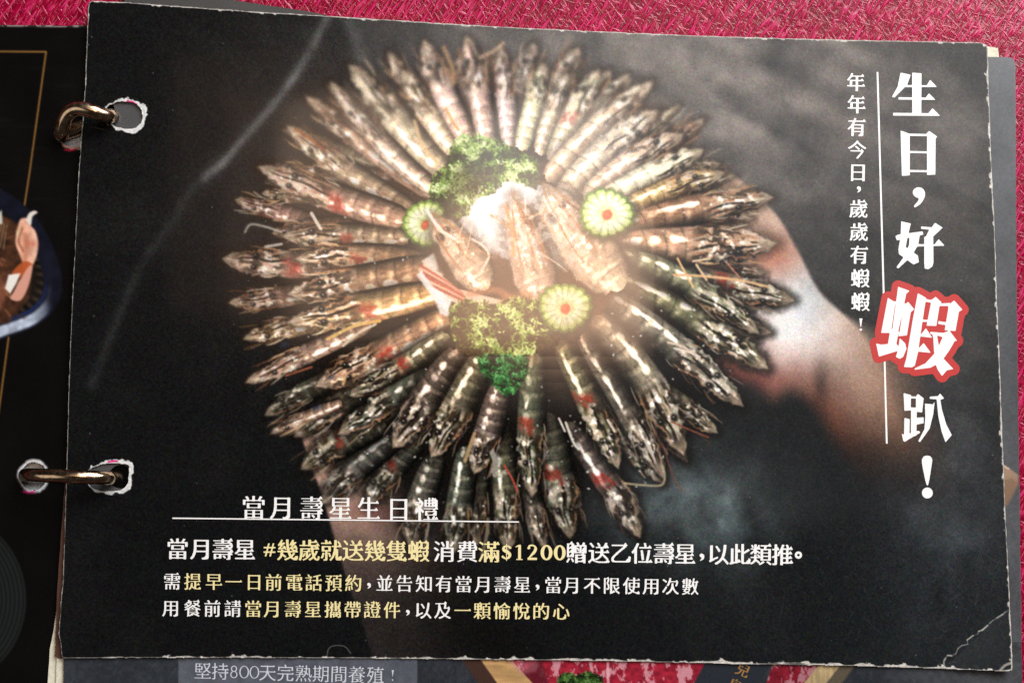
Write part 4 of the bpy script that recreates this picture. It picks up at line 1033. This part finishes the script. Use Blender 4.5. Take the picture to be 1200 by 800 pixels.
# ---------------------------------------------------------------- other loose sheets of the binder
cr = sheet('cream_menu_page', rough_outline([(700, 40), (1158, 54.5), (1169.5, 57), (1170.5, 66), (1172, 400), (1178, 700), (700, 700)], .25, 41, 4), [], -.0012, .0004, M_CREAM, None, None, 60)
tag(cr, 'cream sheet with only a corner tab showing beside the top right corner', 'menu page')
t = film_material('grey_slate_page', False, rgb(58, 58, 58), .38, .12)
gp = sheet('grey_menu_page', rough_outline([(146, -60), (146, 120), (480, 120), (398, 21.5), (360, 13.5), (276, 1), (240, -8), (200, -60)], .3, 42, 4), [], -.0019, .0004, t, None, None, 40)
tag(gp, 'grey sheet peeking out in a thin wedge above the top edge', 'menu page')
for nm, ol, z, m_, lb in (('menu_page_edge', [(76.5, 560), (72, 620), (66.5, 700), (64.5, 768), (69.5, 771), (110, 771), (110, 560)], -.0012, M_BROWN, 'brown edged sheet showing as a strip along the left edge of the prawn page'),
                          ('menu_page_edge', [(72, 758), (66.5, 766), (65.5, 800), (64.5, 860), (120, 860), (120, 758)], -.0015, M_CREAM, 'inner of two cream sheet edges at the lower left of the binder'),
                          ('menu_page_edge', [(70, 690), (62, 742), (58.5, 760), (56, 800), (54, 860), (120, 860), (120, 690)], -.0021, M_CREAM, 'outer of two cream sheet edges at the lower left of the binder')):
    o = sheet(nm, rough_outline(ol, .2, 43, 4), [], z, .0003, m_, None, None, 40); tag(o, lb, 'menu page', 'sheet edges at lower left')

# ---------------------------------------------------------------- the facing page on the left
Z3 = -.0026
left_o = rough_outline([(-260, 28), (-60, 29), (60, 30.2), (200, 31), (200, 900), (-260, 900)], .25, 51, 3)
h3a = rough_outline(catmull([(75, 153), (83, 151.5), (96, 153), (100, 162), (96, 171), (84, 172.5), (75, 169), (72.5, 160), (75, 153)], 4)[:-1], .4, 52, 1.5)
h3b = rough_outline(catmull([(26, 549), (33, 543), (42, 542), (51, 546), (54, 556), (52, 567), (44, 573.5), (33, 572.5), (26, 566), (23.5, 557), (26, 549)], 4)[:-1], .4, 53, 1.5)
facing = sheet('facing_menu_page', left_o, [h3a, h3b], Z3, .0004, film_material('black_page_back', False, rgb(11, 10, 10), .13, .05), None, None, 30)
tag(facing, 'black facing page with a thin gold frame and a blue rimmed dish of sliced meat', 'menu page')
def paint_left():
    C = Canvas(-60, 20, 206, 840, .9, (9, 8, 8)); X, Y = np.meshgrid(C.x0+np.arange(C.nx)*C.st, C.y0+np.arange(C.ny)*C.st)
    n = vnoise(C.ny, C.nx, 40, 60, 4, 601); n2 = vnoise(C.ny, C.nx, 6, 60, 3, 602)
    C.im = np.array([9, 8, 8])/255.*(.7+.6*n[..., None])+np.clip(n2-.62, 0, 1)[..., None]*np.array([.10, .09, .07])*sst(430, 380, Y)[..., None]
    gl = C.new('gold_frame_line')
    C.stroke([(-60, 60), (54, 61), (35, 200), (27, 252)], .85, (156, 112, 54), 1, .6, gl); C.stroke([(12, 380), (10, 396), (-2, 486)], .85, (156, 112, 54), 1, .6, C.new('gold_frame_line'))
    # the bowl
    bw = C.new('printed_bowl')
    rim = catmull([(-60, 200), (-20, 212), (12, 228), (40, 252), (60, 284), (71, 316), (72, 340), (64, 362), (42, 382), (0, 398), (-60, 418)])
    sl, XX, YY = C.win(np.vstack([rim, [(-60, 300)]]), 4); d = poly_sd(XX, YY, np.vstack([rim, [(-90, 418), (-90, 200)]])); dl, tl, rl = line_sr(XX, YY, rim)
    nn = vnoise(*XX.shape, 12, 12, 3, 603)
    navy = np.array([20, 22, 36])*(.6+.6*nn[..., None])
    low = sst(318, 372, YY+.35*(XX-40))
    k = np.abs(dl-10)
    white = np.array([172, 184, 204])*(.75+.4*nn[..., None])
    wm = sst(8.5, 4.0, np.abs(dl-9))*low*sst(64, 40, XX)*(.8+.5*nn)
    c = navy*(1-wm[..., None])+white*wm[..., None]
    bl = sst(3, .5, np.abs(dl-19))*low; c = c*(1-bl[..., None])+np.array([28, 44, 92])*bl[..., None]
    inn = sst(20, 23, dl); c = c*(1-inn[..., None])+np.array([26, 21, 19])*(.4+.9*nn[..., None])*inn[..., None]
    rib = .5+.5*np.sin(np.arctan2(YY-310, XX+20)*46); m = inn*sst(34, 24, dl)*(rib > .55)*sst(250, 300, YY); c = c*(1-.35*m[..., None])+np.array([100, 84, 66])*.35*m[..., None]
    C.over(sl, np.clip(c, 0, 255)/255., sst(.8, -.8, d), bw)
    mt = C.new('printed_meat_slice')
    C.poly([(-60, 262), (0, 252), (22, 262), (40, 300), (34, 350), (10, 378), (-60, 392)], lambda x, y: np.array([84, 52, 36])/255.*(.35+.9*vnoise(*x.shape, 9, 9, 4, 604))[..., None], .95, 2., mt)
    for k in range(5): C.stroke([(-4+k*3, 258+k*1.5), (-12+k*4, 284+k*2)], .8, (176, 150, 118), .5, .7)
    def flesh(x, y): 
        v = vnoise(*x.shape, 11, 11, 4, 605); return (np.array([222, 168, 144])*(.62+.62*v)[..., None]+np.array([24, -6, -12])*sst(.5, .3, v)[..., None]).clip(0, 255)/255.
    C.poly(catmull([(20, 268), (24, 257), (32, 256), (36, 264), (42, 272), (45, 288), (40, 308), (30, 318), (26, 306), (22, 296), (18, 284), (20, 268)], 5), flesh, 1, 1.2, mt)
    C.poly(catmull([(30, 258), (34, 250), (40, 247), (44, 249), (38, 254), (36, 264), (30, 258)], 5), (222, 214, 204), 1, .9, mt)
    C.poly(catmull([(24, 262), (19, 272), (21, 280), (25, 276), (24, 262)], 4), (222, 196, 160), .9, 1., mt)
    C.stroke(catmull([(26, 268), (22, 282), (27, 294)]), 1.4, (150, 82, 56), .7, 1.)
    C.stroke(catmull([(38, 270), (42, 286), (38, 304), (31, 314)]), 1.6, (226, 190, 168), .6, 1.6)
    C.stroke(catmull([(30, 276), (31, 292), (28, 306)]), 3.2, (170, 98, 70), .45, 3.)
    for k in range(26):
        rk = np.random.RandomState(700+k); x, y = rk.uniform(-20, 22), rk.uniform(268, 372); C.stroke([(x, y), (x+rk.uniform(3, 9), y+rk.uniform(-4, 9))], rk.uniform(.8, 2.6), [(150, 92, 62), (70, 40, 26), (176, 120, 86)][k % 3], rk.uniform(.25, .6), 1.4)
    C.poly(catmull([(-30, 330), (-6, 322), (8, 334), (4, 356), (-14, 372), (-40, 376), (-30, 330)], 4), (150, 92, 70), .6, 4.)
    C.poly(catmull([(22, 310), (30, 306), (38, 310), (34, 318), (20, 326), (14, 320), (22, 310)], 4), (176, 84, 44), .95, 1.5, mt)
    C.poly([(10, 322), (24, 320), (19, 332), (12, 344), (6, 338)], (232, 228, 222), 1, 1., mt)
    C.poly(catmull([(22, 330), (34, 312), (38, 314), (33, 336), (24, 352), (12, 350), (16, 342), (22, 330)], 4), (216, 158, 140), .95, 1.2, mt)
    C.poly([(-4, 252), (2, 246), (3, 262), (-4, 264)], (206, 206, 200), .9, 1.)
    # ribbed black saucer lower down
    sc = C.new('printed_saucer'); sl, XX, YY = C.win([(-60, 600), (40, 800)], 2); d = np.hypot(XX+72, (YY-702)*.98)
    rr = .5+.5*np.sin(d*1.25); c = np.array([24, 27, 27])*(.6+.5*rr[..., None])*(.5+.8*sst(110, 60, np.abs(YY-700)))[..., None]
    C.over(sl, c/255., sst(104, 101, d), sc)
    nz = vnoise(C.ny, C.nx, 7, 7, 3, 606); n3 = vnoise(C.ny, C.nx, 3, 3, 2, 607)
    for h, w0, tone in ((h3a, 4.2, (196, 150, 128)), (h3b, 4.6, (214, 216, 222))):
        lab = C.new('torn_hole_rim'); sl, XX, YY = C.win(h, 14); d = poly_sd(XX, YY, h)
        w = w0*(.7+.0*XX)+4*(nz[sl]-.5); C.over(sl, np.array(tone)/255.*(.75+.35*n3[sl][..., None]), sst(.7, -.7, d-w), lab)
    C.stroke([(76, 175.5), (82, 176.5), (88, 175)], 1., (190, 24, 60), .9, .5); C.stroke([(27, 575.5), (33, 577), (40, 576)], 1.1, (206, 20, 110), .9, .5)
    e = sst(1.4, .5, Y-30-.008*(X+60))*(.3+.7*(nz > .5)); C.im = C.im*(1-e[..., None])+np.array([150, 140, 140])/255.*e[..., None]
    C.im = np.clip(blur(C.im, .8)+np.random.RandomState(9).normal(0, .004, C.im.shape), .004, 1)
    return C
bk = sheet('back_page', rough_outline([(-240, 60), (150, 60), (150, 880), (-240, 880)], .2, 56, 6), [], -.0046, .0003, paper_material('pale_back_paper', rgb(196, 198, 202)[:3]), None, None, 60)
tag(bk, 'pale paper sheet seen only through the torn holes of the facing page', 'menu page')
CL = paint_left()
ml = canvas_meshes(CL, lambda x, y: (poly_sd(x, y, left_o) < -.1) & (poly_sd(x, y, h3a) > .1) & (poly_sd(x, y, h3b) > .1), Z3+.00003, flat, None, M_PAGE2)
fp = link('printed_photo', ml[0], facing)
for l, me in ml.items():
    if l: link(CL.names[l], me, facing if CL.names[l] in ('torn_hole_rim', 'gold_frame_line') else fp)

# ---------------------------------------------------------------- two binder rings
def metal():
    t = NT('worn_bronze_steel'); v = t.coords()
    n = t.add('ShaderNodeTexNoise', Scale=420., Detail=4., Roughness=.65); t.ln(v, n.inputs['Vector'])
    t.ln(t.ramp(n.outputs[0], [(.35, (.40, .25, .14)), (.66, (.72, .56, .40))]), t.b.inputs['Base Color'])
    t.b.inputs['Metallic'].default_value = 1.; t.ln(t.ramp(n.outputs[0], [(.3, (.10,)*3), (.75, (.30,)*3)]), t.b.inputs['Roughness'])
    bp = t.add('ShaderNodeBump', Strength=.35, Distance=.0004); n2 = t.add('ShaderNodeTexNoise', Scale=170., Detail=2.); t.ln(v, n2.inputs['Vector']); t.ln(n2.outputs[0], bp.inputs['Height']); t.ln(bp.outputs[0], t.b.inputs['Normal'])
    return t.m
M_METAL = metal()
def tube(path, r, n=20, flat_=1.):
    P = np.array(path); N = len(P); co = []; fs = []
    for i in range(N):
        t = P[(i+1) % N]-P[i-1]; t /= np.linalg.norm(t)
        side = np.cross(t, [0, 0, 1.]); 
        side = np.array([0, 1., 0]) if np.linalg.norm(side) < .05 else side/np.linalg.norm(side)
        if side[1] < 0: side = -side
        up = np.cross(side, t)
        for k in range(n):
            a = 2*math.pi*k/n; co.append(P[i]+side*math.cos(a)*r+up*math.sin(a)*r*flat_)
    for i in range(N):
        for k in range(n):
            j = (i+1) % N; fs.append((i*n+k, i*n+(k+1) % n, j*n+(k+1) % n, j*n+k))
    return np.array(co), fs
def ring(pa, pb, sag, apex, r, label):
    """a closed loop through the two holes: high arch above the pages, a flat pass beneath them"""
    path = []
    for k in range(64):
        a = 2*math.pi*k/64; u = .5-.5*math.cos(a); h = math.sin(a)
        e = abs(h)**.8*(1 if h > 0 else -1)
        z = apex*e if h > 0 else -.0028+.0009*(1-abs(h)) if False else (apex*e if h > 0 else -.0034*min(1, abs(h)*2.5))
        x = pa[0]+(pb[0]-pa[0])*u; y = pa[1]+(pb[1]-pa[1])*u+(sag*h*((1-u) if sag else 1) if h > 0 else 0)
        path.append(onto(x, y, max(z, -.0034)))
    co, fs = tube(path, r); me = raw_mesh('binder_ring', co, fs, True)
    o = link('binder_ring', me, None, M_METAL); tag(o, label, 'binder ring', 'metal rings binding the menu'); return o
ring((72, 158), (131, 136), -37, .0062, .0023, 'bronze binder ring through the upper pair of torn holes')
ring((30, 556), (130, 560), 0, .0085, .0021, 'bronze binder ring through the lower pair of torn holes')
